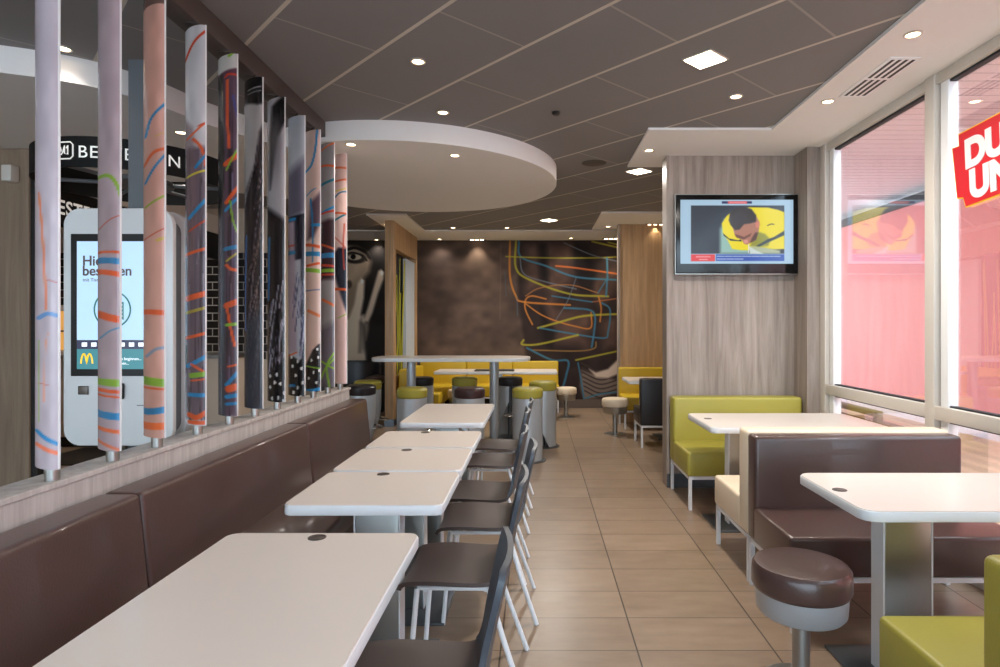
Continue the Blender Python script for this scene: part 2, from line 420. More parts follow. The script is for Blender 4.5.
# order area
sbox('wall_tiled', 'black_tile', -6.55, -3.5, 7.96, 8.0, 1.0, 2.38)
def pil(bm): box(bm, -6.4, -3.95, 4.78, 4.95, 0, 2.81, bev=.01)
struct('wall_pillar', 'brown_wood', pil)
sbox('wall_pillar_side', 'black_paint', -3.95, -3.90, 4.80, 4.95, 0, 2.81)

# ---------------------------------------------------------------- window wall
def window(n, y0, y1):
    """a bay between mullions: frame, upper pane, transom, lower pane"""
    r = bpy.data.objects.new('window_%d' % n, None); COL.objects.link(r); r.location = (WX, y0, 0); r['kind'] = 'structure'
    def fr(bm):
        box(bm, WX, WX+.10, y0, y1, 2.88, SZ+.02, bev=.003)            # head
        box(bm, WX-.01, WX+.10, y0, y1, .865, .945, bev=.003)            # transom
        box(bm, WX, WX+.10, y0, y1, 0, .08, bev=.003)                # sill
        box(bm, WX-.012, WX+.12, y1-.02, y1+.07, 0, SZ+.02, bev=.003)    # mullion
    one('window_frame', 'cream_frame', fr, r, True)
    def sash(bm):
        for z0, z1 in ((.945, 2.88), (.08, .865)):
            box(bm, WX+.02, WX+.08, y1-.10, y1-.032, z0, z1, bev=.003)
            box(bm, WX+.02, WX+.08, y0+.082, y0+.11, z0, z1, bev=.003)
    one('window_sash', 'white_frame', sash, r, True)
    def gk(bm):
        for z0, z1 in ((.945, 2.88), (.08, .865)):
            box(bm, WX+.03, WX+.07, y1-.032, y1-.02, z0, z1); box(bm, WX+.03, WX+.07, y0+.07, y0+.082, z0, z1)
            box(bm, WX+.03, WX+.07, y0+.07, y1-.02, z1-.014, z1); box(bm, WX+.03, WX+.07, y0+.07, y1-.02, z0, z0+.01)
    one('window_gasket', 'gasket', gk, r, True)
    one('window_pane', 'window_glass', lambda bm: box(bm, WX+.045, WX+.051, y0+.1, y1-.06, .95, 2.87), r, True, smooth=0)
    one('window_pane', 'window_glass', lambda bm: box(bm, WX+.045, WX+.051, y0+.1, y1-.06, .085, .86), r, True, smooth=0)
    return r
window(1, 3.72, 5.12)
window(2, 2.2, 3.72)
window(3, .68, 2.2)
window(4, -.84, .68)
window(5, -2.36, -.84)
sbox('wall_right', 'cream_wall', WX, WX+.1, 5.61, FAR, 0, CZ)
# unseen front behind the camera, bars without panes, left open for sky fill
def front(bm):
    for k in range(6):
        x = LEFT+k*1.8; box(bm, x-.04, x+.04, BACK-.06, BACK+.02, 0, CZ)
    box(bm, LEFT, WX, BACK-.06, BACK+.02, .9, .98); box(bm, LEFT, WX, BACK-.06, BACK+.02, 2.86, CZ)
struct('window_6', 'cream_frame', front)

# outside
sbox('ground_pavement', 'pavement', WX+.1, 20, -12, 30, -.12, -.02)
sbox('ground_patio', 'paving', WX+.11, 5.7, -4, 12, -.02, 0)
sbox('wall_outside', 'red_wall', 7.0, 7.3, -6, 26, -.05, 3.70)
sbox('trim_4', 'black_paint', 6.93, 7.35, -6, 26, 3.70, 3.86)
sbox('ceiling_canopy', 'canopy_slats', WX+.5, 7.4, 4.6, 18, 3.98, 4.08)
sbox('ground_street', 'pavement', LEFT-14, WX+.1, -25, BACK-.06, -.12, -.02)

# ================================================================ WALL BENCH (left)
r = thing('wall_bench', 'long dark brown leather wall bench running below the printed blades', 'bench', (-1.3, 2.2, 0))
secs = [(-1.0, .60), (.60, 2.205), (2.205, 3.80), (3.80, 5.13)]
for a, b in secs:
    def bk(bm, a=a, b=b):
        # padded back whose front leans a little
        t = bmesh.new(); bmesh.ops.create_cube(t, size=1)
        for v in t.verts:
            top = v.co.z > 0; fr_ = v.co.x > 0
            x = (-1.418 if top else -1.375) if fr_ else -1.562
            v.co = Vector((x, a+.003 if v.co.y < 0 else b-.003, .825 if top else .40))
        bmesh.ops.bevel(t, geom=t.edges[:], offset=.022, segments=4, profile=.6, affect='EDGES'); merge(bm, t)
    one('backrest', 'brown_leather', bk, r, True)
    def st(bm, a=a, b=b): box(bm, -1.42, -.98, a+.003, b-.003, .36, .46, bev=.022, seg=4)
    one('seat', 'brown_leather', st, r, True)
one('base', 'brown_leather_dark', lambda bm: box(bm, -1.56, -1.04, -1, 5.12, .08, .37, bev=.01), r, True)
one('plinth', 'dark_steel', lambda bm: box(bm, -1.54, -1.1, -.98, 5.10, 0, .085), r, True)

# ================================================================ TABLES (left row)
def column_table(loc, x0, x1, y0, y1, label, group, colx, disc, rnd=.035, colw=.18, cold=.09, cols=None, steel='steel'):
    """x0.. in world; loc is the base point"""
    t = thing('dining_table', label, 'table', loc, 0, group)
    one('tabletop', 'laminate_edge', lambda bm: prism(bm, rrect(x0, x1, y0, y1, rnd), .708, .747, bev=.006), t, True)
    top = one('top_surface', 'laminate_top', lambda bm: prism(bm, rrect(x0+.004, x1-.004, y0+.004, y1-.004, rnd), .7465, .7495), t, True)
    for cy in (cols or [loc[1]]):
        p = one('pedestal', steel, lambda bm: box(bm, colx-colw/2, colx+colw/2, cy-cold/2, cy+cold/2, .012, .706, bev=.004), t, True)
        for s in (-1, 1):
            one('side_cover', 'white_metal', lambda bm: box(bm, *( (colx+colw/2, colx+colw/2+.006) if s > 0 else (colx-colw/2-.006, colx-colw/2)), cy-cold/2, cy+cold/2, .012, .706), p, True)
        one('foot_plate', 'dark_steel', lambda bm: box(bm, colx-colw/2-.13, colx+colw/2+.13, cy-.2, cy+.2, 0, .012, bev=.003), t, True)
    for dx, dy in disc:
        d = one('cap_disc', 'disc', lambda bm: lathe(bm, [(.0285, .749), (.0285, .7515), (.025, .7525), (.024, .7515), (.019, .7515), (.018, .7525), (.001, .7525)], 24, (dx, dy, 0)), t, True)
    return t
G = 'white tables along the brown wall bench'
column_table((-.66, 1.4, 0), -1.0, -.38, .78, 2.005, 'long white laminate table filling the lower left corner of the picture', G, -.66, [(-.70, 1.957)], cols=[1.15])
column_table((-.66, 2.58, 0), -.962, -.355, 2.315, 2.85, 'square white table directly behind the large corner table', G, -.66, [(-.70, 2.80)])
column_table((-.66, 3.12, 0), -.965, -.355, 2.88, 3.40, 'square white table in the middle of the wall bench row', G, -.66, [(-.71, 3.35)])
column_table((-.66, 3.68, 0), -.965, -.355, 3.43, 3.965, 'square white table touching the far long table of the bench row', G, -.66, [(-.71, 3.91)])
column_table((-.66, 4.8, 0), -.97, -.37, 4.31, 5.37, 'white table at the far end of the bench row, before the tall table', G, -.66, [], cols=[4.55, 5.1])
# right booths
column_table((1.5, 2.53, 0), 1.19, 2.37, 2.235, 2.83, 'white table in the right foreground above the brown round stool', 'white booth tables by the window', 1.50, [(1.245, 2.53)], rnd=.06, colw=.19)
column_table((1.46, 4.44, 0), 1.165, 2.37, 4.10, 4.79, 'white table between the green bench and the cream bench', 'white booth tables by the window', 1.44, [(1.25, 4.5)], rnd=.05, colw=.13)

# ================================================================ SIDE CHAIRS
def make_chair():
    t = thing('side_chair', '', 'chair', (0, 0, 0), 0, 'brown plywood chairs along the table row')
    prof = [(-.205, .425, .185), (-.190, .445, .2), (-.10, .452, .21), (0, .448, .212), (.10, .444, .205), (.155, .452, .198), (.186, .478, .192), (.203, .53, .182), (.215, .60, .172), (.232, .68, .180), (.250, .76, .195), (.262, .81, .19), (.264, .825, .165)]
    P = [v for v in catmull([(a, b, c) for a, b, c in prof], 3)]
    def shell(bm):
        t_ = bmesh.new(); nv = 11; rows = []
        for i, p in enumerate(P):
            q0 = P[max(i-1, 0)]; q1 = P[min(i+1, len(P)-1)]; d = Vector((q1.x-q0.x, 0, q1.y-q0.y)).normalized(); nrm = Vector((-d.z, 0, d.x))
            row = []
            for k in range(nv):
                s = -1+2*k/(nv-1); sag = .012*(s*s) if i < len(P)*.45 else .018*(s*s)
                row.append(Vector((p.x, s*p.z, p.y))+nrm*(sag))
            rows.append((row, nrm))
        A = [[t_.verts.new(v+n*.008) for v in r_] for r_, n in rows]; B = [[t_.verts.new(v-n*.008) for v in r_] for r_, n in rows]
        for i in range(len(A)-1):
            for k in range(nv-1):
                t_.faces.new((A[i][k], A[i+1][k], A[i+1][k+1], A[i][k+1])); t_.faces.new((B[i][k], B[i][k+1], B[i+1][k+1], B[i+1][k]))
            t_.faces.new((A[i][0], B[i][0], B[i+1][0], A[i+1][0])); t_.faces.new((A[i][-1], A[i+1][-1], B[i+1][-1], B[i][-1]))
        for e in (0, -1):
            for k in range(nv-1): t_.faces.new((A[e][k], A[e][k+1], B[e][k+1], B[e][k]) if e == 0 else (A[e][k], B[e][k], B[e][k+1], A[e][k+1]))
        bmesh.ops.recalc_face_normals(t_, faces=t_.faces[:]); merge(bm, t_)
    bm = bmesh.new(); shell(bm)
    n1 = len([1 for p in P if p.x < .19 and p.y < .5])
    # seat and backrest are one moulded shell: divided where it bends up
    bs = bm.copy()
    cut = lambda b_, keep: bmesh.ops.delete(b_, geom=[f for f in b_.faces if ((f.calc_center_median().z < .485) != keep)], context='FACES')
    cut(bm, True); cut(bs, False)
    obj('seat', bm, 'plywood_brown', t, smooth=50); obj('backrest', bs, 'plywood_edge', t, smooth=50)
    def rail(bm_):
        tube(bm_, [(-.15, -.16, .428), (.13, -.16, .425)], .009); tube(bm_, [(-.15, .16, .428), (.13, .16, .425)], .009)
        tube(bm_, [(-.12, -.16, .42), (-.12, .16, .42)], .009); tube(bm_, [(.11, -.16, .42), (.11, .16, .42)], .009)
    one('seat_frame', 'white_metal', rail, t)
    for s in (-1, 1):
        one('leg', 'white_metal', lambda b: (tube(b, [(-.15, s*.165, .43), (-.185, s*.19, .0)], .0105)), t)
        one('leg', 'white_metal', lambda b: (tube(b, [(.12, s*.165, .43), (.175, s*.18, .25), (.262, s*.205, .0)], .0105)), t)
    return t
ch0 = make_chair()
chairs = [(-.335, 1.66, 2, 'brown chair with white legs at the picture bottom, beside the large corner table'),
          (-.305, 2.50, 0, 'brown chair beside the square table just behind the large corner table, its whole seat showing'),
          (-.27, 3.13, 2, 'brown chair at the middle square table of the bench row, its back rising tallest'),
          (-.32, 3.60, -2, 'brown chair at the square table next to the far long table of the bench row'),
          (-.32, 4.43, 1, 'brown chair at the nearer half of the far long table of the bench row'),
          (-.30, 5.02, -1, 'last brown chair of the row, nearest the tall drum stools')]
for i, (x, y, a, lab) in enumerate(chairs):
    if i == 0: ch0.location = (x, y, 0); ch0.rotation_euler[2] = math.radians(a); ch0['label'] = lab
    else: dup(ch0, (x, y, 0), math.radians(a), lab)

# ================================================================ BOOTH BENCHES
def bench(name, label, x0, x1, ys, yb, face, m, frame='white_metal', top=.835, mb=None, bt=.15, legs=4, split=None):
    """ys: y of seat front edge, yb: y of the back's front face, face: -1 seat towards camera, +1 away; bt back thickness"""
    cx = (x0+x1)/2; t = thing(name, label, 'bench', (cx, (ys+yb)/2, 0))
    ya, yc = sorted((ys, yb+face*-.02)); back = sorted((yb, yb-face*bt))
    one('seat', m, lambda b: box(b, x0, x1, ya, yc, .262, .45, bev=.02, seg=4), t, True)
    cuts = [x0, x1] if not split else [x0]+split+[x1]
    for a, c in zip(cuts, cuts[1:]):
        one('backrest', mb or m, lambda b: box(b, a+.001, c-.001, back[0], back[1], .262, top, bev=.024, seg=4), t, True)
    y0, y1 = min(ys, yb-face*bt)+.02, max(ys, yb-face*bt)-.02
    def fr(b):
        for y in (y0, y1): box(b, x0+.01, x1-.01, y-.012, y+.012, .238, .262)
        for x in (x0+.022, x1-.022): box(b, x-.012, x+.012, y0, y1, .238, .262)
    one('frame', frame, fr, t, True)
    for x in (x0+.022, x1-.022):
        for y in (y0, y1): one('leg', frame, lambda b: box(b, x-.012, x+.012, y-.012, y+.012, 0, .24), t, True)
    return t
bench('booth_bench', 'lime green leather bench against the panel under the television', 1.165, 2.27, 4.75, 5.25, -1, 'green_leather', top=.82, bt=.17)
bench('booth_bench', 'dark brown leather bench behind the brown round stool', 1.166, 2.286, 2.83, 3.296, -1, 'brown_leather', bt=.12)
bench('booth_bench', 'cream leather bench back to back with the brown bench', 1.166, 2.30, 4.05, 3.565, 1, 'cream_leather', bt=.145, top=.845)
bench('booth_bench', 'yellow green leather bench cut by the lower right corner of the picture', 1.150, 2.28, 2.08, 1.60, 1, 'green_leather', bt=.17)

# ================================================================ ROUND LOW STOOLS
def low_stool(loc, r, m, label, cup='grey_shell', h=.47):
    t = thing('round_stool', label, 'stool', loc)
    one('seat', m, lambda b: lathe(b, [(r*.3, h-.002), (r*.8, h), (r-.012, h-.006), (r-.002, h-.02), (r, h-.05), (r, h-.09), (r-.008, h-.105), (r-.02, h-.112)][::-1], 48), t)
    one('cup', cup, lambda b: lathe(b, [(r*.35, h-.205), (r-.03, h-.2), (r-.018, h-.185), (r-.012, h-.108)], 48), t)
    one('pole', 'steel', lambda b: lathe(b, [(.034, .012), (.034, h-.2)], 24), t)
    one('base_plate', 'steel', lambda b: lathe(b, [(r-.03, 0), (r-.03, .008), (r-.05, .014), (.04, .018)], 48), t)
    return t
low_stool((1.043, 2.43, 0), .186, 'brown_leather', 'low round stool with brown leather seat and grey cup beside the right foreground table', h=.494)
low_stool((1.035, 8.16, 0), .175, 'cream_leather', 'low cream round stool at the aisle beside the far yellow booth', 'steel', h=.478)
low_stool((.46, 9.7, 0), .165, 'cream_leather', 'low cream round stool near the mural at the end of the far white table', 'steel')
low_stool((-1.12, 9.1, 0), .2, 'cream_leather', 'low cream round stool seen between the tall table posts', 'steel', h=.50)

# ================================================================ TALL TABLE AND DRUM STOOLS
t = thing('bar_table', 'long tall white table on two round steel posts', 'table', (-1.05, 7.68, 0))
def ov(z0, z1, e):
    def f(b):
        x0, x1, y0, y1 = -2.03+e, -.085-e, 7.32+e, 8.05-e; prism(b, rrect(x0, x1, y0, y1, .26, 10), z0, z1, bev=.004)
    return f
one('tabletop', 'laminate_edge', ov(1.003, 1.043, 0), t, True); one('top_surface', 'laminate_top', ov(1.0425, 1.046, .006), t, True)
for x in (-1.57, -.535):
    one('post', 'grey_shell', lambda b: lathe(b, [(.057, .014), (.057, 1.003)], 32, (x, 7.68, 0)), t, True)
    one('foot_plate', 'dark_steel', lambda b: lathe(b, [(.26, 0), (.26, .01), (.07, .016)], 40, (x, 7.68, 0)), t, True)
def drum_stool():
    t = thing('drum_stool', '', 'stool', (0, 0, 0), 0, 'drum stools round the tall table'); R = .16; h = .775
    seat = one('seat', 'green_leather', lambda b: lathe(b, [(R*.3, h-.002), (R*.82, h), (R-.008, h-.008), (R+.004, h-.025), (R+.004, h-.09), (R-.004, h-.105), (R-.02, h-.108)][::-1], 44), t)
    def shell(b):
        q = bmesh.new(); n = 44; A = []
        for k in range(n+1):
            a = math.radians(-158+316*k/n); d = abs(math.degrees(a)); zl = .012 if d < 78 else .012+(d-78)/80*.46
            c, s = math.cos(a-PI/2), math.sin(a-PI/2)
            A.append([q.verts.new((r_*c, r_*s, z)) for r_, z in ((R, zl), (R, h-.108), (R-.006, h-.108), (R-.006, zl))])
        for u, v in zip(A, A[1:]):
            for i in range(4): q.faces.new((u[i], v[i], v[(i+1) % 4], u[(i+1) % 4]))
        q.faces.new(A[0]); q.faces.new(A[-1][::-1]); bmesh.ops.recalc_face_normals(q, faces=q.faces[:]); merge(b, q)
    one('drum_shell', 'grey_shell', shell, t)
    one('pole', 'dark_steel', lambda b: lathe(b, [(.028, .012), (.028, h-.11)], 20), t)
    one('base_plate', 'dark_steel', lambda b: lathe(b, [(.2, 0), (.2, .006), (.18, .012), (.04, .014)], 40), t)
    def fb(b):
        tube(b, [(0, .02, .30), (-.12, .10, .30), (-.12, .2, .30), (0, .225, .30), (.12, .2, .30), (.12, .10, .30), (0, .02, .30)], .011, smooth=True)
    one('footrest', 'chrome', fb, t)
    return t
ds = drum_stool()
DS = [(-.10, 6.56, 0, 'g', 'tall drum stool with green seat, its grey drum fully in view beside the aisle'),
      (-.72, 6.57, 20, 'b', 'tall drum stool with brown seat between the two steel posts'),
      (-1.335, 6.57, -20, 'g', 'tall drum stool with green seat, in front of the left steel post'),
      (-1.96, 6.85, -60, 'b', 'tall drum stool with black seat beside the end of the brown wall bench'),
      (-2.05, 7.45, -60, 'g', 'tall drum stool with green seat behind the black seated stool at the bench end'),
      (-1.50, 7.95, 150, 'b', 'tall drum stool with black seat half hidden behind the left steel post'),
      (-.93, 7.9, 180, 'g', 'tall drum stool with green seat under the middle of the tall table'),
      (-.35, 7.95, 200, 'b', 'tall drum stool with black seat right of the right steel post'),
      (.07, 7.35, 105, 'g', 'tall drum stool with green seat at the right end of the tall table')]
for i, (x, y, a, c, lab) in enumerate(DS):
    if i == 0: ds.location = (x, y, 0); ds.rotation_euler[2] = math.radians(a); ds['label'] = lab; continue
    d = dup(ds, (x, y, 0), math.radians(a), lab)
    if c == 'b':
        for k in d.children:
            if k.name.startswith('seat'):
                k.data = k.data.copy(); k.data.materials[0] = MATS['black_leather' if 'black' in lab else 'brown_leather_dark']

# ================================================================ FAR ZONE
bench('corner_bench', 'yellow leather bench along the far mural wall', -2.02, .37, 10.15, 10.62, -1, 'yellow_leather', split=[-1.22, -.42], top=.83, bt=.15)
def side_bench():
    t = thing('corner_bench', 'short yellow leather bench beside the wooden partition', 'bench', (-1.93, 9.4, 0))
    one('seat', 'yellow_leather', lambda b: box(b, -1.86, -1.42, 8.92, 10.05, .26, .45, bev=.02), t, True)
    one('backrest', 'yellow_leather', lambda b: box(b, -2.01, -1.85, 8.92, 10.05, .26, .80, bev=.024), t, True)
    one('plinth', 'dark_steel', lambda b: box(b, -1.98, -1.5, 8.96, 10.0, 0, .26), t, True)
side_bench()
column_table((-.6, 9.5, 0), -1.55, .31, 9.2, 9.85, 'long white table in front of the far yellow bench', 'white tables of the far zone', -.6, [], cols=[9.5], colw=.12)
tray = bx('serving_tray', 'black_paint', None, -.95, -.35, 9.28, 9.62, .75, .762); tag(tray, 'dark flat tray lying on the far white table', 'tray')
bench('booth_bench', 'yellow leather bench against the far wood panel', 1.20, 2.28, 8.5, 8.98, -1, 'yellow_leather', top=.83, bt=.1)
column_table((1.75, 7.95, 0), 1.14, 2.3, 7.65, 8.28, 'white table in the far booth before the warm wood panel', 'white tables of the far zone', 1.75, [])
bench('booth_bench', 'black leather bench in the far booth, its back to the camera', 1.21, 2.28, 7.72, 7.32, 1, 'black_leather', frame='white_metal', top=.815, bt=.12)
# dark armchair behind the stools
t = thing('lounge_armchair', 'black lounge armchair with brown arm against the face mural', 'armchair', (-2.85, 9.5, 0))
def acb(b):
    q = bmesh.new(); n = 20; A = []
    for k in range(n+1):
        a = math.radians(200-220*k/n+0); r0, r1 = .52, .42; c, s = math.cos(a), math.sin(a)
        A.append([q.verts.new((r_*c, r_*s*.8+.1, z)) for r_, z in ((r0, .1), (r0, .88), (r1, .88), (r1, .1))])
    for u, v in zip(A, A[1:]):
        for i in range(4): q.faces.new((u[i], v[i], v[(i+1) % 4], u[(i+1) % 4]))
    q.faces.new(A[0]); q.faces.new(A[-1][::-1]); bmesh.ops.recalc_face_normals(q, faces=q.faces[:])
    bmesh.ops.bevel(q, geom=[e for e in q.edges if e.calc_face_angle(0) > .9], offset=.03, segments=3, affect='EDGES'); merge(b, q)
one('backrest', 'black_leather', acb, t)
one('seat', 'black_leather', lambda b: lathe(b, [(.36, .1), (.40, .14), (.40, .40), (.37, .44), (.2, .45)], 32), t)
one('armrest', 'brown_leather', lambda b: box(b, .30, .50, -.42, .12, .55, .68, bev=.04, seg=4), t)
one('base_plate', 'dark_steel', lambda b: lathe(b, [(.3, 0), (.3, .1)], 32), t)

# wooden partition with rods and pale panel
t = thing('partition', 'wooden partition frame with an opening filled by green yellow rods', 'partition', (-2.04, 9.5, 0))
def pf(b):
    x0, x1 = -2.17, -2.045
    box(b, x0, x1, 8.77, 8.93, .1, SZ, bev=.004); box(b, x0, x1, 10.38, 10.5, 0, SZ); box(b, x0, x1, 8.93, 10.38, 2.55, SZ); box(b, x0, x1, 8.93, 10.38, 0, .7)
one('frame', 'warm_wood', pf, t, True)
one('plinth', 'dark_steel', lambda b: box(b, -2.175, -2.04, 8.765, 8.935, 0, .1), t, True)
def rods(b):
    R = random.Random(3)
    for k in range(9):
        y = 8.98+k*.08; lean = R.uniform(-.05, .05); top = R.uniform(1.9, 2.54)
        tube(b, [(-2.12+R.uniform(-.03, .05), y, .7), (-2.10, y+lean, 1.3), (-2.1+R.uniform(-.03, .04), y+lean*2, top)], .007, 6, smooth=True)
o = one('rod_screen', 'rod_green', rods, t, True)
one('pale_panel', 'pale_blue_panel', lambda b: box(b, -2.12, -2.07, 9.72, 10.38, .7, 2.50), t, True)
one('dark_backing', 'black_paint', lambda b: box(b, -2.165, -2.15, 8.93, 9.75, .7, 2.55), t, True)  # plain black sheet added as dark background behind the rods

# ================================================================ MURALS
def mural_main():
    x0, x1, y0, y1 = 405., 690., 236., 402.
    nx, ny = 430, 260; px = np.linspace(x0, x1, nx); py = np.linspace(y0, y1, ny); PX, PY = np.meshgrid(px, py)
    n1 = vnoise(PX, PY, 34, 30, 1)*.6+vnoise(PX, PY, 14, 12, 2)*.3+vnoise(PX, PY, 5, 4, 3)*.15
    img = np.array((82, 66, 58.))*(.72+.55*n1)[..., None]
    def pl(pts, c, soft=0, a=1.): fillpoly(img, PX, PY, [(480+x/5, 220+y/5) for x, y in pts], c, soft, a)
    pl([(190, 100), (1050, 100), (1050, 910), (250, 900), (245, 800), (215, 560), (190, 400)], (44, 32, 30), 2)
    for a in (((330, 110), (470, 110), (455, 300), (350, 420), (320, 280)), ((230, 130), (290, 120), (300, 330), (230, 360)),
              ((540, 300), (690, 230), (690, 330), (600, 430)), ((340, 420), (560, 470), (540, 640), (350, 600)), ((600, 500), (690, 480), (690, 640), (620, 640)), ((760, 150), (900, 250), (860, 700), (760, 600))):
        pl(a, (92, 68, 58), 5, .75)
    for a in (((290, 120), (330, 120), (345, 330), (300, 300)), ((470, 110), (540, 130), (580, 260), (560, 370), (500, 360), (480, 250)), ((300, 430), (380, 560), (360, 650), (320, 620))):
        pl(a, (22, 15, 15), 3, .9)
    img *= (.85+.3*vnoise(PX, PY, 9, 7, 7))[..., None]
    # jeans, knit and pale fold at the foot
    pl([(505, 750), (690, 800), (690, 860), (600, 890), (520, 900), (500, 830)], (112, 98, 90), 2)
    for k in range(7): stroke(img, PX, PY, [(581+k*.6, 363+k*4.6), (600, 371+k*4.4), (618, 366+k*4.6)], 1.2, (54, 44, 42))
    pl([(545, 745), (580, 762), (640, 745), (690, 695), (690, 770), (640, 790), (580, 785)], (196, 176, 160), 1.2)
    def s(pts, w, c, a=.8): stroke(img, PX, PY, [(480+x/5, 220+y/5) for x, y in pts], w*.85, tuple(.9*v for v in c), a)
    o_, y_, b_ = (224, 140, 54), (184, 176, 50), (62, 128, 160); g_ = (110, 120, 134)
    s([(150, 105), (150, 280), (180, 380), (220, 410), (450, 425)], 2.2, o_)
    s([(180, 105), (180, 240), (250, 300), (450, 370), (640, 382)], 2.3, y_)
    s([(195, 105), (205, 185), (330, 230), (480, 285), (690, 300)], 2.2, b_); s([(200, 190), (220, 270), (330, 310), (480, 345)], 1.6, g_)
    s([(130, 183), (340, 190), (560, 190), (690, 185)], 1.6, y_); s([(560, 108), (690, 138)], 2, y_); s([(640, 112), (690, 124)], 1.4, y_)
    s([(420, 115), (560, 175), (690, 208)], 1.2, g_)
    s([(380, 230), (480, 240), (690, 270)], 2, (232, 120, 50))
    s([(262, 522), (228, 450), (228, 400), (260, 380), (330, 395)], 1.8, o_); s([(228, 380), (300, 340), (450, 325), (590, 365)], 1.2, (190, 128, 70))
    s([(230, 420), (300, 470), (380, 505), (470, 530), (552, 540), (555, 462)], 1.6, o_)
    s([(593, 385), (605, 440), (600, 508)], 1.7, o_); s([(560, 410), (690, 392)], 1.2, (190, 110, 60)); s([(360, 380), (560, 410)], 1.6, b_)
    s([(290, 540), (400, 510), (520, 480), (690, 470)], 2.4, y_)
    s([(420, 440), (540, 448), (574, 480), (570, 560), (558, 635)], 2.2, b_); s([(610, 415), (650, 450), (640, 560), (620, 590), (500, 575), (300, 540)], 1.9, b_)
    s([(218, 600), (212, 622), (300, 620), (490, 575)], 2.3, y_); s([(260, 650), (480, 655), (570, 642), (580, 610)], 1.5, (170, 130, 70))
    s([(635, 190), (636, 290), (630, 380)], 2.2, b_); s([(640, 285), (590, 365)], 1.3, b_); s([(480, 290), (440, 400), (380, 500)], 1, g_)
    s([(235, 640), (360, 700), (440, 705), (430, 780), (415, 835)], 2.4, b_); s([(480, 700), (690, 655)], 2, y_)
    s([(490, 715), (505, 800), (520, 895)], 1.8, b_); s([(530, 890), (600, 870), (690, 860)], 1.8, b_)
    s([(105, 120), (100, 500)], .9, (120, 100, 90), .5); s([(125, 260), (130, 380)], .9, (80, 100, 120), .6); s([(185, 380), (188, 480)], 1, (80, 110, 140), .6)
    P = np.stack([X_(PX, FAR), np.full(PX.shape, FAR-.012), Z_(PY, FAR)], -1)
    P[..., 2] = np.clip(P[..., 2], .15, SZ)
    o = sheet('mural_print', 'art_mural', P, img); tag(o, 'brown wall mural of a torso in dark shirt crossed by orange, yellow and blue lines', 'mural')
mural_main()
def mural_face():
    x0, x1, y0, y1 = 330., 412., 236., 402.
    nx, ny = 170, 300; px = np.linspace(x0, x1, nx); py = np.linspace(y0, y1, ny); PX, PY = np.meshgrid(px, py)
    img = np.array((26, 22, 20.))*(.8+.5*vnoise(PX, PY, 9, 14, 5))[..., None]
    k = 4.76
    def q(pts): return [(345+x/k, 235+y/k) for x, y in pts]
    def pl(pts, c, s=1.5, a=1.): fillpoly(img, PX, PY, q(pts), c, s, a)
    pl([(-60, 60), (20, 55), (60, 58), (105, 85), (125, 130), (118, 175), (92, 210), (80, 300), (45, 400), (-60, 420)], (112, 98, 84), 3)
    pl([(-60, 60), (20, 60), (60, 70), (80, 110), (70, 180), (40, 230), (-60, 230)], (150, 134, 116), 4, .7)
    dot_(img, PX, PY, 345+52/k, 235+112/k, 11, 5.2, (34, 28, 25)); dot_(img, PX, PY, 345+46/k, 235+106/k, 7, 2.9, (160, 146, 130)); dot_(img, PX, PY, 345+40/k, 235+104/k, 2.6, 2.6, (14, 12, 12))
    stroke(img, PX, PY, q([(0, 92), (40, 84), (80, 98), (105, 122)]), 1.6, (26, 20, 18)); stroke(img, PX, PY, q([(10, 70), (50, 62), (95, 80), (120, 110)]), 3, (24, 19, 17))
    dot_(img, PX, PY, 345+20/k, 235+235/k, 3, 4, (60, 50, 44), .6)
    pl([(-60, 400), (18, 400), (90, 380), (110, 440), (104, 520), (100, 640), (150, 800), (-60, 800)], (172, 158, 142), 2)
    pl([(62, 230), (78, 208), (92, 218), (90, 300), (72, 400), (66, 520), (10, 560), (15, 410), (45, 330)], (178, 162, 144), 1.6)
    pl([(70, 410), (80, 395), (78, 560), (66, 560)], (60, 52, 46), 2, .7)
    pl([(160, 172), (172, 165), (187, 178), (184, 210), (158, 280), (132, 370), (112, 415), (88, 408), (108, 350), (140, 240)], (170, 154, 136), 1.4)
    dot_(img, PX, PY, 345+176/k, 235+182/k, 1.4, 2.4, (206, 190, 172)); dot_(img, PX, PY, 345+82/k, 235+222/k, 1.4, 2.4, (206, 190, 172))
    pl([(80, 420), (190, 430), (190, 640), (120, 610), (90, 540)], (34, 30, 29), 3, .9)
    pl([(92, 430), (112, 415), (112, 450), (100, 500)], (110, 98, 88), 2)
    P = np.stack([X_(PX, FAR), np.full(PX.shape, FAR-.012), Z_(PY, FAR)], -1)
    P[..., 0] = np.clip(P[..., 0], -3.44, -2.26); P[..., 2] = np.clip(P[..., 2], .15, SZ)
    img = np.clip(img*1.35, 0, 235)
    o = sheet('mural_print', 'art_mural', P, img); tag(o, 'black and white wall mural of a face and two raised fingers', 'mural')
mural_face()

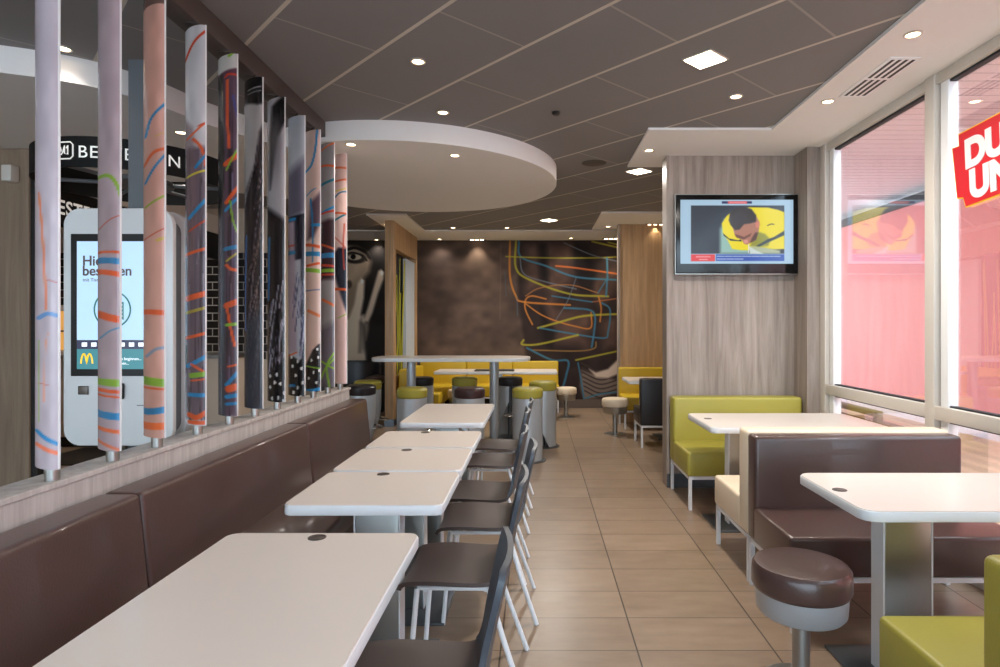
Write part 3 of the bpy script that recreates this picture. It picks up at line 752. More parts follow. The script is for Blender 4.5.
# ================================================================ PRINTED BLADES
BY = [2.03, 2.32, 2.59, 2.90, 3.20, 3.49, 3.79, 4.11, 4.40, 4.70, 5.0]
BPX = [(34, 53), (98, 117), (147, 167), (186, 206), (218, 239), (244, 264), (267, 286), (288, 304), (305, 321), (322, 334), (335, 347)]
PHI = math.radians(-42); BW = .20; BB = .042; BX = -1.60
def blade_art(i, PX, PY):
    rnd = random.Random(100+i)
    def nz(a, b, s): return vnoise(PX, PY, a, b, s)
    base = [(184, 168, 174), (182, 164, 170), (214, 164, 148), (206, 202, 204), (200, 196, 190), (168, 160, 158), (176, 170, 172), (176, 178, 184), (222, 190, 176), (150, 142, 142), (226, 190, 182)][i]
    img = np.ones(PX.shape+(3,))*np.array(base, float)
    x0, x1 = BPX[i]; W = x1-x0
    def pl(pts, c, s=.8, a=1.): fillpoly(img, PX, PY, pts, c, s, a)
    def s(pts, w, c, a=.95): stroke(img, PX, PY, pts, w, c, a)
    def hair(y0, y1, c, lean=.02, n=40, dark=(34, 26, 30), light=(150, 138, 150), cols=None):
        pl([(x0-6, y0), (x1+6, y0), (x1+6, y1), (x0-6, y1)], c, 3)
        for _ in range(n):
            x = rnd.uniform(x0-3, x1+3); y = rnd.uniform(y0-10, y1-20); l = rnd.uniform(30, 110); d = rnd.uniform(-6, 8)*lean*50/2
            cc = rnd.choice([dark, dark, light, tuple(.6*v for v in light)]); s([(x, max(y, y0)), (x+d*.4, min(y+l*.5, y1)), (x+d, min(y+l, y1))], rnd.uniform(.5, 1.5), cc, .55)
    if i == 0:
        s([(37, 195), (40, 240), (43, 310)], 1.6, (232, 120, 70)); s([(37, 382), (45, 384)], .8, RD, .5); s([(44, 281), (52, 284)], .9, RD, .6)
        s([(37, 318), (44, 314), (52, 316)], 4, (96, 140, 190)); s([(44, 333), (42, 350), (41, 400)], 1, (230, 140, 100), .7); s([(37, 340), (37, 420)], 1, GR, .5)
        s([(36, 430), (43, 436), (52, 441)], 4, BL); s([(36, 443), (44, 447), (52, 450)], 4, (236, 120, 84))
    if i == 1:
        s([(99, 178), (107, 179), (113, 186), (118, 200)], 3.4, GR); s([(99, 230), (108, 222), (118, 217)], 1, RD, .7)
        s([(99, 253), (118, 254)], 2.4, OR); s([(98, 261), (118, 263)], 6, BL); s([(98, 272), (118, 276)], 5, OR); s([(98, 314), (108, 318), (118, 320)], 7, OR)
        s([(100, 338), (108, 331), (118, 327)], 1.6, BL, .6); s([(98, 381), (118, 382)], 7, GR); s([(98, 389), (118, 391)], 3.6, OR); s([(98, 394), (118, 396)], 2, OR)
        s([(98, 413), (118, 415)], 7, BL); s([(98, 427), (118, 430)], 3.8, (236, 116, 70)); s([(98, 440), (118, 448)], 3, (236, 116, 70), .8)
    if i == 2:
        s([(149, 138), (154, 122), (167, 108)], 2.6, BL); s([(148, 166), (156, 156), (167, 152)], 3, OR, .8); s([(149, 184), (156, 172), (167, 158)], 2.4, BL)
        s([(149, 208), (167, 198)], 2, GR, .8); s([(158, 140), (167, 136)], 1, YE, .5); s([(148, 240), (167, 230)], 1, RD, .8); s([(160, 242), (166, 240)], 3, YE, .6)
        s([(148, 312), (167, 313)], 5, OR); s([(150, 356), (158, 349), (167, 347)], 3, (120, 150, 180), .8); s([(148, 380), (167, 382)], 8, GR); s([(148, 387), (167, 388)], 2, OR)
        s([(148, 411), (167, 408)], 6.5, BL); s([(148, 425), (167, 424)], 7, (240, 112, 56)); s([(150, 442), (167, 438)], .8, RD, .4)
        img[:] = img*np.where(PY < 10, .55, 1)[..., None]
    if i == 3:
        s([(186, 60), (194, 47), (206, 36)], 2.6, (206, 62, 30))
        hair(150, 418, (104, 88, 98), .02, 60)
        pl([(186, 120), (193, 130), (198, 170), (196, 240), (186, 300)], (120, 96, 100), 2, .7)
        s([(194, 142), (202, 152), (206, 168)], 3, OR); s([(188, 140), (194, 136), (205, 127)], 2, OR); s([(198, 130), (206, 126)], 1.2, RD)
        s([(196, 170), (206, 158)], 3, BL); s([(188, 178), (206, 173)], 2, YE); s([(190, 219), (206, 202)], 3.4, BL); s([(190, 232), (206, 222)], 2, RD, .8)
        for y, c, w_ in ((252, OR, 3), (296, OR, 5.5), (310, (170, 150, 60), 3), (335, OR, 3)): s([(187, y+3), (206, y-2)], w_, c)
        s([(188, 366), (206, 356)], 4, BL); s([(192, 364), (206, 372)], 2.4, OR); s([(192, 375), (206, 373)], 5, GR); s([(192, 380), (206, 378)], 1.6, OR)
        s([(190, 394), (206, 394)], 4, BL); s([(190, 414), (197, 416), (206, 411)], 5, OR); s([(190, 421), (206, 421)], 4, OR)
    if i == 4:
        pl([(218, 75), (240, 72), (240, 400), (218, 420)], (96, 62, 76), 1); hair(82, 416, (92, 70, 84), .01, 60, light=(120, 110, 150))
        pl([(216, 76), (223, 76), (225, 150), (223, 210), (216, 240)], (20, 18, 20), 1); pl([(216, 240), (225, 200), (226, 420), (216, 420)], (62, 62, 72), 1)
        s([(226, 80), (229, 78), (239, 79)], 2, RD); s([(228, 84), (228, 120), (230, 150)], 3, (226, 96, 54)); s([(230, 60), (239, 54)], 3, GR); s([(234, 100), (239, 120)], 3, (60, 70, 150), .6)
        s([(226, 166), (239, 158)], 5, OR); s([(227, 172), (234, 160), (239, 152)], 2, GR); s([(227, 204), (239, 190)], 4, OR); s([(226, 212), (239, 200)], 3, BL); s([(231, 203), (234, 222), (239, 234)], 2, GR)
        s([(226, 250), (239, 248)], 4, BL, .8); s([(227, 262), (239, 254)], 2, YE, .7); s([(227, 266), (232, 270), (239, 271)], 3, OR); s([(227, 306), (239, 302)], 6, OR); s([(228, 310), (232, 330), (236, 345)], 3, OR)
        s([(227, 325), (239, 324)], 3, GR); s([(227, 384), (239, 372)], 4, BL); s([(229, 388), (237, 386)], 7, OR); s([(227, 396), (239, 394)], 4, BL); s([(227, 403), (239, 402)], 3, BL); s([(229, 366), (239, 364)], 2, OR)
    if i == 5:
        pl([(240, 82), (268, 74), (268, 106), (258, 108), (244, 104)], (24, 20, 22), 1.5); s([(248, 92), (262, 90)], 1.4, (190, 185, 185), .7); s([(248, 96), (262, 94)], 1, (190, 185, 185), .6)
        pl([(268, 120), (268, 430), (240, 430), (240, 250), (246, 190), (256, 165), (260, 135)], (44, 34, 38), 2)
        for _ in range(46):
            x = rnd.uniform(246, 266); y = rnd.uniform(140, 380); l = rnd.uniform(20, 80); s([(x+4, y), (x, y+l*.5), (x-6, y+l)], rnd.uniform(.5, 1.2), rnd.choice([(134, 112, 100), (150, 140, 150), (14, 10, 12), (14, 10, 12)]), .6)
        pl([(240, 330), (268, 300), (268, 430), (240, 430)], (56, 66, 80), 6, .7); s([(246, 236), (245, 290), (245, 330)], 1.8, (70, 110, 170))
    if i == 6:
        pl([(272, 108), (290, 94), (290, 118), (278, 140), (270, 190), (269, 140)], (20, 18, 20), 2); dot_(img, PX, PY, 276, 150, 6, 30, (120, 112, 116), 1, .6)
        pl([(264, 205), (275, 214), (290, 224), (290, 360), (264, 400)], (26, 20, 24), 3); s([(269, 238), (268, 300)], 2.4, (50, 110, 160))
        for _ in range(40):
            x = rnd.uniform(268, 286); y = rnd.uniform(280, 360); l = rnd.uniform(15, 50); s([(x+2, y), (x-2, y+l)], rnd.uniform(.5, 1.6), rnd.choice([(190, 186, 200), (120, 118, 140), (20, 16, 24)]), .7)
        pl([(264, 382), (276, 368), (290, 352), (290, 420), (264, 420)], (16, 14, 20), 1.5)
        for x, y in ((270, 387), (275, 382), (281, 383), (285, 392), (272, 398), (279, 397), (284, 400), (277, 374), (270, 376)): dot_(img, PX, PY, x, y, 1.1, 2, (222, 222, 222))
    if i == 7:
        pl([(284, 176), (304, 160), (306, 214), (284, 222)], (104, 98, 112), 5); pl([(284, 218), (298, 216), (308, 214), (308, 420), (300, 370), (300, 260), (284, 262)], (30, 26, 40), 1)
        pl([(284, 222), (294, 222), (296, 350), (284, 356)], (170, 150, 160), 1.4); s([(284, 220), (294, 220)], 3, BL); s([(284, 246), (293, 246)], 2, RD, .7); s([(284, 253), (293, 253)], 4, BL, .8)
        for _ in range(22):
            x = rnd.uniform(294, 304); y = rnd.uniform(260, 330); s([(x+2, y), (x-2, y+30)], .8, rnd.choice([(180, 178, 200), (60, 60, 90)]), .7)
        pl([(284, 352), (292, 356), (298, 360), (308, 356), (308, 410), (284, 410)], (18, 14, 18), 1)
        for x, y in ((297, 361), (292, 366), (301, 368), (295, 375), (302, 382), (297, 387), (291, 357), (300, 396), (293, 392)): dot_(img, PX, PY, x, y, 1.1, 1.8, (224, 220, 216))
        s([(288, 356), (296, 352)], 1.6, OR, .8); s([(288, 386), (294, 385)], 3, BL, .8)
    if i == 8:
        s([(318, 128), (316, 150), (312, 166), (306, 172)], 2.2, BL); s([(307, 196), (312, 192), (316, 190)], 1.2, BL, .7)
        pl([(322, 192), (311, 204), (309, 225), (308, 240), (314, 238), (322, 222)], (96, 74, 84), 2)
        s([(311, 200), (313, 225), (313, 262)], 1.8, BL); s([(313, 226), (321, 226)], 3, BL); s([(307, 245), (321, 248)], 3, OR); s([(307, 254), (321, 255)], 4.5, BL); s([(308, 266), (320, 264)], 2.4, OR); s([(307, 270), (321, 272)], 4, GR)
        s([(306, 291), (320, 290)], 1.4, (110, 120, 150), .8); s([(309, 311), (320, 316)], 3, (232, 130, 80))
        pl([(306, 366), (313, 350), (319, 344), (326, 344), (326, 400), (306, 400)], (26, 18, 20), 1)
        for x, y in ((318, 349), (312, 360), (319, 357), (314, 372), (309, 378), (317, 382), (320, 370)): dot_(img, PX, PY, x, y, 1., 1.6, (224, 220, 216))
        s([(306, 366), (321, 368)], 1.4, GR); s([(306, 391), (321, 388)], 3.4, BL)
    if i == 9:
        s([(322, 152), (328, 148), (334, 145)], 1.5, (226, 110, 60)); s([(322, 166), (334, 168)], 2, OR); s([(322, 186), (334, 181)], 2.4, (40, 110, 130)); s([(323, 214), (334, 208)], 2.4, BL); s([(324, 214), (334, 212)], 2, RD)
        pl([(320, 224), (330, 220), (336, 220), (336, 280), (320, 280)], (64, 40, 46), 2); s([(322, 244), (334, 250)], 2, OR, .8); s([(322, 256), (334, 256)], 5, BL); s([(322, 265), (334, 267)], 2.4, RD); s([(322, 271), (334, 271)], 3.4, GR); s([(322, 275), (334, 275)], 2, RD)
        s([(325, 300), (334, 306)], 2.4, (226, 110, 60)); pl([(320, 330), (336, 320), (336, 392), (320, 392)], (92, 82, 92), 4, .8)
        s([(322, 360), (330, 366), (334, 368)], 1.6, GR); s([(334, 352), (328, 366), (330, 386)], 1.6, GR); s([(323, 380), (327, 368), (334, 358)], 1.4, GR)
    if i == 10:
        s([(336, 168), (347, 170)], 2, (232, 120, 80)); s([(336, 182), (347, 181)], 1.8, OR, .8); s([(336, 199), (341, 194), (347, 193)], 1.6, (70, 110, 140)); s([(336, 221), (347, 215)], 1.8, (40, 120, 140)); s([(336, 213), (347, 215)], 1.8, OR); s([(336, 192), (347, 190)], 1.2, YE, .7)
        pl([(334, 258), (340, 248), (349, 250), (349, 320), (343, 300), (338, 280)], (30, 34, 52), 1.2); s([(336, 289), (347, 290)], 2.6, OR); s([(345, 225), (344, 250), (345, 270)], 1.2, RD, .8); s([(336, 236), (347, 250)], 1, RD, .7); s([(340, 318), (347, 314)], 1, GR, .7)
    img *= (.95+.1*nz(6, 18, 40+i))[..., None]
    return np.clip(img*(1.0), 0, 255)
BL_LAB = ['pale printed blade nearest the picture edge, one blue and one orange band near its foot',
          'pale printed blade with green, orange and blue bands in front of the kiosk screen',
          'pink printed blade over the right edge of the kiosk screen, blue arc high up',
          'printed blade with white top, red arc and purple grey hair below',
          'printed blade with a green mark at its top and a black left half',
          'dark printed blade of long streaked hair, black head band at its top',
          'printed blade with a grey cheek above and white dots on black at its foot',
          'printed blade half pale grey, half black hair, dotted foot',
          'peach printed blade with a blue kinked line near its top and dotted foot',
          'dim grey printed blade with green stalks near its foot',
          'pink printed blade at the end of the row before the gap to the tall table']
for i, Y0 in enumerate(BY):
    r = thing('screen_blade', BL_LAB[i], 'printed blade', (BX, Y0, .915), 0, 'printed blades standing on the low wall')
    nz_, nu = 520, 26
    t = np.linspace(0, PI, nu); a = -np.cos(t)*BW/2; b = -np.sin(t)*BB
    c, s = math.cos(PHI), math.sin(PHI); xs = a*c-b*s; ys = a*s+b*c
    zs = np.linspace(.965, 2.81, nz_)
    P = np.zeros((nz_, nu, 3)); P[..., 0] = xs[None]; P[..., 1] = ys[None]; P[..., 2] = zs[:, None]-.915
    # print coordinates follow the arc, so the picture stays put on the blade
    PXa = np.broadcast_to(CX+F*(BX+xs)/(Y0+ys), (nz_, nu)).copy()
    lo, hi = PXa.min(), PXa.max(); PXa = BPX[i][0]+(PXa-lo)/(hi-lo)*(BPX[i][1]-BPX[i][0])
    PYa = np.broadcast_to(CY-(zs[:, None]-EYE)*F/(Y0+ys.mean()), (nz_, nu)).copy()
    sheet('printed_face', 'art_print', P, blade_art(i, PXa, PYa), r)
    def back(bm):
        pts = [(xs[k]*.985, ys[k]*.985) for k in range(0, nu, 3)]+[(xs[-1]*.985, ys[-1]*.985)]
        prism(bm, pts, .052, 1.893)
    one('core', 'white_plastic', back, r)
    def edge(bm):
        M = Matrix.Translation((xs[-1], ys[-1], 0)) @ Matrix.Rotation(PHI, 4, 'Z')
        box(bm, -.008, .001, -.003, .004, .05, 1.897, bev=.001, M=M)
    one('edge_strip', 'white_plastic', edge, r)
    one('foot_pin', 'steel', lambda bm: lathe(bm, [(.022, 0), (.022, .055)], 20), r)
    one('top_pin', 'chrome', lambda bm: lathe(bm, [(.012, 1.89), (.02, 1.9), (.012, 1.93)], 16), r)
# beam over the blades
bm = bmesh.new(); box(bm, -1.70, -1.587, BACK, 5.29, 2.845, CZ-.001, bev=.003)
for y in BY: lathe(bm, [(.03, 2.84), (.03, 2.846)], 16, (BX-.03, y, 0))
o = obj('ceiling_beam', bm, 'beam_brown'); o['kind'] = 'structure'

# ================================================================ TELEVISION
r = thing('television', 'flat television on the wood panel showing a man in a yellow shirt', 'television', (1.737, 5.36, 1.75))
TY = 5.36; tx0, tx1, tz0, tz1 = X_(676, TY), X_(798.3, TY), Z_(273.5, TY), Z_(194.5, TY)
def bez(b):
    box(b, tx0, tx1, TY, TY+.06, tz0, tz1, bev=.008)
mat('tv_casing', (7, 7, 8), .15)
one('casing', 'tv_casing', bez, r, True)
one('silver_rim', 'steel', lambda b: (box(b, tx0-.006, tx1+.006, TY+.01, TY+.05, tz0-.008, tz0+.014, bev=.003), box(b, tx0-.006, tx0, TY+.01, TY+.05, tz0, tz1+.005), box(b, tx1, tx1+.006, TY+.01, TY+.05, tz0, tz1+.005), box(b, tx0-.006, tx1+.006, TY+.01, TY+.05, tz1, tz1+.006)), r, True)
one('wall_mount', 'black_paint', lambda b: box(b, 1.55, 1.92, TY+.06, 5.46, 1.95, 2.3), r, True)
def tvpic():
    nx, ny = 300, 180; px = np.linspace(136, 888, nx); py = np.linspace(132, 558, ny); PX, PY = np.meshgrid(px, py)   # in the zoomed crop, 6.667x
    PX = PX/6.667; PY = PY/6.667; img = np.ones(PX.shape+(3,))*np.array((170, 200, 222.))
    K = 6.667
    def q(p): return [(x/K, y/K) for x, y in p]
    def pl(p, c, s=.35, a=1.): fillpoly(img, PX, PY, q(p), c, s, a)
    pl([(206, 170), (828, 170), (828, 492), (206, 492)], (48, 56, 68)); pl([(400, 330), (430, 260), (560, 330), (600, 492), (400, 492)], (150, 190, 180), 2)
    pl([(600, 182), (720, 184), (790, 200), (828, 215), (828, 460), (640, 470), (540, 468), (480, 460), (450, 400), (420, 360), (412, 290), (440, 245), (480, 210)], (240, 220, 24), .6)
    pl([(560, 190), (600, 182), (640, 230), (670, 300), (640, 330)], (206, 184, 30), 1, .7)
    pl([(640, 340), (700, 360), (740, 400), (720, 440), (650, 450), (600, 440)], (150, 150, 50), 1)
    pl([(420, 355), (460, 390), (520, 402), (540, 396), (545, 410), (470, 405), (425, 372)], (40, 52, 50), .4)
    pl([(828, 338), (760, 380), (716, 396), (640, 440), (660, 446), (720, 416), (780, 390), (828, 368)], (52, 66, 70), .5)
    pl([(600, 440), (700, 450), (800, 470), (800, 490), (640, 490)], (176, 184, 150), 1); pl([(592, 440), (640, 470), (690, 492), (600, 492)], (206, 218, 214), .6)
    pl([(468, 268), (480, 300), (500, 375), (545, 400), (560, 425), (580, 432), (600, 420), (640, 400), (660, 330), (662, 280), (640, 240), (600, 250), (540, 260)], (176, 120, 100), .6)
    pl([(500, 360), (560, 380), (610, 355), (600, 375), (560, 396), (510, 385)], (96, 62, 54), .6, .8); pl([(600, 420), (640, 400), (655, 350), (635, 350), (610, 390)], (72, 50, 46), .7, .8)
    pl([(630, 270), (664, 280), (660, 320), (640, 318)], (214, 130, 110), .5); pl([(556, 400), (584, 398), (588, 420), (560, 424)], (220, 150, 138), .5)
    pl([(458, 270), (465, 220), (500, 188), (560, 178), (610, 195), (640, 235), (640, 280), (600, 290), (560, 295), (530, 330), (500, 335), (470, 300)], (52, 44, 44), .7)
    stroke(img, PX, PY, q([(590, 430), (590, 484)]), .9, (236, 236, 236)); stroke(img, PX, PY, q([(716, 304), (740, 294), (758, 296)]), .9, (40, 40, 30))
    pl([(206, 496), (366, 496), (366, 542), (206, 542)], (226, 58, 62)); pl([(372, 496), (828, 496), (828, 540), (372, 540)], (44, 84, 176))
    rr = random.Random(5)
    for y in (509, 527):
        x = 380
        while x < (800 if y == 509 else 556):
            l = rr.uniform(20, 60); stroke(img, PX, PY, q([(x, y), (x+l, y)]), .9, (214, 224, 240), .8); x += l+7
    for x0, x1, y in ((242, 334, 512), (262, 316, 530)): stroke(img, PX, PY, q([(x0, y), (x1, y)]), .9, (250, 214, 214), .7)
    pl([(412, 142), (452, 142), (452, 158), (412, 158)], (40, 50, 96)); pl([(452, 142), (580, 142), (580, 158), (452, 158)], (220, 60, 66)); pl([(580, 142), (612, 142), (612, 158), (580, 158)], (40, 50, 96))
    stroke(img, PX, PY, q([(462, 150), (570, 150)]), .7, (250, 220, 220), .7)
    ppx = 660+PX; ppy = 180+PY; P = np.stack([X_(ppx, TY), np.full(PX.shape, TY-.002), Z_(ppy, TY)], -1)-np.array(r.location)
    sheet('screen', 'art_screen', P, img, r, False)
tvpic()

# ================================================================ WINDOW STICKER
r = thing('window_sign', 'red sign with yellow edge and white letters hanging on the right window', 'sign', (WX+.035, 3.45, 2.0))
SX = WX+.032
def wp(px, py):
    Y = SX*F/(px-CX); return (Y, Z_(py, Y))
out = [(952, 148.5), (959, 145.8), (958.2, 134.2), (1000, 112)]
pA = [wp(*p) for p in out]; pB = [wp(*p) for p in [(1000, 195), (965.7, 207.9), (963, 198.5), (957, 199)]]
# carry the slanted top and bottom on along the glass past the picture's edge
tsl = (pA[3][1]-pA[2][1])/(pA[3][0]-pA[2][0]); bsl = (pB[0][1]-pB[1][1])/(pB[0][0]-pB[1][0])
yend = 2.75
poly = pA[:3]+[(yend, pA[2][1]+tsl*(yend-pA[2][0])), (yend, pB[1][1]+bsl*(yend-pB[1][0]))]+pB[1:]
def plate(e, x0, x1):
    cy = sum(p[0] for p in poly)/len(poly); cz = sum(p[1] for p in poly)/len(poly)
    def f(b):
        pts = [(cy+(y-cy)*e, cz+(z-cz)*e) for y, z in poly]
        prism(b, pts, x0, x1, M=Matrix(((0, 0, 1, 0), (1, 0, 0, 0), (0, 1, 0, 0), (0, 0, 0, 1))))
    return f
one('rim', 'yellow_rim', plate(1.0, SX, SX+.004), r, True, smooth=0); one('face', 'red_sign', plate(.965, SX-.003, SX+.001), r, True, smooth=0)
ang = math.atan(-(tsl+bsl)/2)
for s_, (px, py) in (('DU', (966, 168)), ('UN', (971, 198))):
    tb = text_bm(s_, .215, .002, .012)
    y, z = wp(px, py)
    # letters run towards the camera (-Y) as the eye reads them left to right
    M = Matrix.Translation((SX-.0045, y, z)) @ Matrix(((0, 0, -1, 0), (-1, 0, 0, 0), (0, 1, 0, 0), (0, 0, 0, 1))) @ Matrix.Rotation(ang, 4, 'Z')
    bmesh.ops.transform(tb, matrix=M, verts=tb.verts); obj('lettering', tb, 'white_frame', r, True, smooth=0)

# ================================================================ ORDER AREA
# self order kiosk
KY = 3.30
r = thing('order_kiosk', 'tall white self order kiosk with lit screen behind the blades', 'kiosk', (-2.25, 3.4, 0))
kx0, kx1, kz0, kz1 = X_(63, KY), X_(173, KY), Z_(446, KY), Z_(208, KY)
RX = Matrix(((1, 0, 0, 0), (0, 0, 1, 0), (0, 1, 0, 0), (0, 0, 0, 1)))
one('front_shell', 'white_plastic', lambda b: prism(b, rrect(kx0, kx1, kz0, kz1, .09, 8), KY, KY+.035, bev=.008, M=RX), r, True)
one('core', 'grey_plastic', lambda b: prism(b, rrect(kx0+.03, kx1-.02, kz0+.05, kz1-.05, .07, 6), KY+.035, KY+.11, M=RX), r, True)
one('back_shell', 'white_plastic', lambda b: prism(b, rrect(kx0, kx1+.005, kz0, kz1, .09, 8), KY+.11, KY+.17, bev=.008, M=RX), r, True)
sc = lambda a, b_, c_, d_: (X_(a, KY), X_(b_, KY), KY, Z_(d_, KY), Z_(c_, KY))
x0, x1, _, z0, z1 = sc(71.5, 152, 234, 376); fr = one('screen_frame', 'black_paint', lambda b: box(b, x0, x1, KY-.006, KY+.002, z0, z1, bev=.002), r, True)
x0, x1, _, z0, z1 = sc(78, 148, 241.5, 340); scr = one('screen', 'screen_blue', lambda b: box(b, x0, x1, KY-.008, KY-.005, z0, z1), r, True, smooth=0)
x0, x1, _, z0, z1 = sc(78, 148, 340, 349); one('icon_bar', 'screen_dark', lambda b: box(b, x0, x1, KY-.008, KY-.005, z0, z1), r, True, smooth=0)
x0, x1, _, z0, z1 = sc(78, 148, 349, 369); one('lower_screen', 'screen_teal', lambda b: box(b, x0, x1, KY-.008, KY-.005, z0, z1), r, True, smooth=0)
def ktext(s, px, py, size, m, parent, off=0):
    tb = text_bm(s, size, .0005, off); M = Matrix.Translation((X_(px, KY), KY-.009, Z_(py, KY))) @ Matrix.Rotation(PI/2, 4, 'X')
    bmesh.ops.transform(tb, matrix=M, verts=tb.verts); return obj('lettering', tb, m, parent, True, smooth=0)
ktext('Hier', 83.5, 265.5, .074, 'screen_text', scr, .0014); ktext('bestellen', 83.5, 275.5, .074, 'screen_text', scr, .0014)
ktext('mit Tischservice', 84, 281.5, .026, 'screen_text', scr)
ktext('zum beginnen...', 117, 360, .022, 'screen_white', scr); ktext('tippen...', 117, 364.5, .022, 'screen_white', scr)
def ring(b):
    c = (X_(113.5, KY), KY-.0085, Z_(309.5, KY)); R = 18*KY/F
    tube(b, [(c[0]+R*math.cos(2*PI*k/48), c[1], c[2]+R*math.sin(2*PI*k/48)) for k in range(49)], .004, 6)
    for k in range(5):
        z = c[2]-.05+k*.02; box(b, c[0]+.012, c[0]+.055, c[1]-.001, c[1]+.001, z, z+.009)
    box(b, c[0]+.006, c[0]+.012, c[1]-.001, c[1]+.001, c[2]-.055, c[2]+.05); box(b, c[0]+.054, c[0]+.060, c[1]-.001, c[1]+.001, c[2]-.055, c[2]+.04)
one('screen_symbol', 'screen_green', ring, scr, True)
def arches(b):
    pts = []
    for k in range(25): pts.append((-1+k/24, abs(math.sin(PI*k/24))**.6))
    for k in range(1, 25): pts.append((k/24, abs(math.sin(PI*k/24))**.6))
    cx_, cz_ = X_(88, KY), Z_(363.5, KY); P = [(cx_+.031*x, KY-.009, cz_+.052*z-(.0)) for x, z in pts]
    tube(b, P, .0042, 6)
one('logo', 'arch_yellow', arches, scr, True)
def icons(b):
    for k in range(7):
        x = X_(83+k*9.4, KY); box(b, x, x+.028, KY-.0095, KY-.008, Z_(346.5, KY), Z_(342.5, KY), bev=.001)
one('icons', 'screen_white', icons, scr, True)
one('card_reader', 'disc', lambda b: (box(b, X_(79, KY), X_(89, KY), KY-.01, KY, Z_(394.5, KY), Z_(386, KY), bev=.003)), r, True)
one('scanner', 'black_paint', lambda b: box(b, X_(121.5, KY), X_(125, KY), KY-.03, KY, Z_(399, KY), Z_(383, KY), bev=.008), r, True)
one('receipt_slot', 'grey_plastic', lambda b: box(b, X_(137, KY), X_(148, KY), KY-.002, KY+.002, Z_(405.8, KY), Z_(405, KY)), r, True)
for x in (-2.3, -2.15): one('pole', 'steel', lambda b: lathe(b, [(.03, .02), (.03, kz0+.03)], 20, (x, KY+.08, 0)), r, True)
one('base_plate', 'black_paint', lambda b: box(b, -2.5, -2.0, 3.2, 3.6, 0, .02, bev=.005), r, True)
one('pillar_post', 'grey_plastic', lambda b: box(b, X_(126, 3.52), X_(141, 3.52), 3.54, 3.60, .0, CZ-.001), r, True)

# round hanging sign
RC = (-2.62, 4.05); RR = .56; rz0, rz1 = 2.33, 2.505
r = thing('hanging_sign', 'black ring sign with white lettering hanging over the order kiosk', 'sign', (RC[0], RC[1], 2.3))
def band(b):
    lathe(b, [(RR, rz0), (RR, rz1), (RR-.012, rz1), (RR-.012, rz0), (RR, rz0)], 72, (RC[0], RC[1], 0), cap=False)
one('band', 'sign_black', band, r, True)
def wrap(tb, a0, z):
    for v in tb.verts:
        a = a0+v.co.x/RR; rad = RR+.003+v.co.z; yy = v.co.y
        v.co = Vector((RC[0]+rad*math.cos(a), RC[1]+rad*math.sin(a), z+yy))
a0 = math.radians(-90-14)
tb = text_bm('BESTELLEN', .098, .001, 0, space=1.12); wrap(tb, a0+.27, rz0+.052); obj('lettering', tb, 'sign_white', r, True, smooth=0)
def bub(b):
    def P(u, v): a = a0+u/RR; return (RC[0]+(RR+.003)*math.cos(a), RC[1]+(RR+.003)*math.sin(a), rz0+v)
    o_ = [(.0, .05), (.0, .125), (.02, .14), (.11, .14), (.125, .125), (.125, .06), (.11, .045), (.045, .045), (.025, .02), (.025, .045), (.01, .045), (0, .05)]
    tube(b, [P(*p) for p in o_], .004, 6)
    tube(b, [P(*p) for p in [(.03, .085), (.055, .09), (.05, .11), (.03, .105), (.028, .08), (.055, .07), (.065, .085), (.075, .12), (.075, .075), (.095, .07), (.095, .12), (.085, .105)]], .0035, 6)
one('speech_bubble', 'sign_white', bub, r, True)
def spokes(b):
    for k in range(3):
        a = PI*k/3+.3; tube(b, [(RC[0]-(RR-.02)*math.cos(a), RC[1]-(RR-.02)*math.sin(a), rz0+.03), (RC[0]+(RR-.02)*math.cos(a), RC[1]+(RR-.02)*math.sin(a), rz0+.03)], .012)
    lathe(b, [(.2, rz0+.02), (.2, rz0+.05)], 32, (RC[0], RC[1], 0))
one('spokes', 'grey_plastic', spokes, r, True)
# fascia over the counter
r = thing('counter_fascia', 'black fascia board with white lettering over the order counter', 'sign', (-4.0, 6.2, 2.4))
one('board', 'sign_black', lambda b: box(b, -4.06, -4.0, 4.96, 7.9, 2.27, 2.585, bev=.003), r, True)
tb = text_bm('BESTELLEN', .17, .001, .003, space=1.1)
M = Matrix.Translation((-3.997, 5.02, 2.37)) @ Matrix(((0, 0, 1, 0), (1, 0, 0, 0), (0, 1, 0, 0), (0, 0, 0, 1)))
bmesh.ops.transform(tb, matrix=M, verts=tb.verts); obj('lettering', tb, 'sign_white', r, True, smooth=0)
one('soffit_board', 'cream_frame', lambda b: box(b, -4.1, -3.98, 4.96, 7.9, 2.585, 2.80), r, True)
# counter
r = thing('order_counter', 'cream order counter with black plinth in front of the black tiles', 'counter', (-5.0, 7.4, 0))
one('body', 'cream_wall', lambda b: box(b, -6.5, -3.6, 7.25, 7.95, .12, 1.05, bev=.01), r, True)
one('worktop', 'steel', lambda b: box(b, -6.52, -3.58, 7.2, 7.95, 1.05, 1.09, bev=.005), r, True)
one('plinth', 'black_paint', lambda b: box(b, -6.5, -3.65, 7.3, 7.95, 0, .12), r, True)
r = thing('display_case', 'lit food display case standing on the order counter', 'display case', (-5.75, 7.55, 1.09))
one('housing', 'cream_frame', lambda b: (box(b, -6.1, -5.35, 7.35, 7.9, 1.09, 1.13), box(b, -6.1, -5.35, 7.35, 7.9, 1.62, 1.68), box(b, -6.1, -6.05, 7.35, 7.9, 1.13, 1.62), box(b, -5.4, -5.35, 7.35, 7.9, 1.13, 1.62)), r, True)
one('lit_back', 'amber', lambda b: box(b, -6.05, -5.4, 7.8, 7.84, 1.13, 1.62), r, True)
one('shelf', 'black_paint', lambda b: box(b, -6.05, -5.4, 7.4, 7.8, 1.36, 1.38), r, True)
bx('floor_mat', 'black_paint', None, -5.3, -3.65, 6.3, 7.2, 0, .012); tag(bpy.data.objects['floor_mat'], 'black mat lying on the floor before the order counter', 'mat')
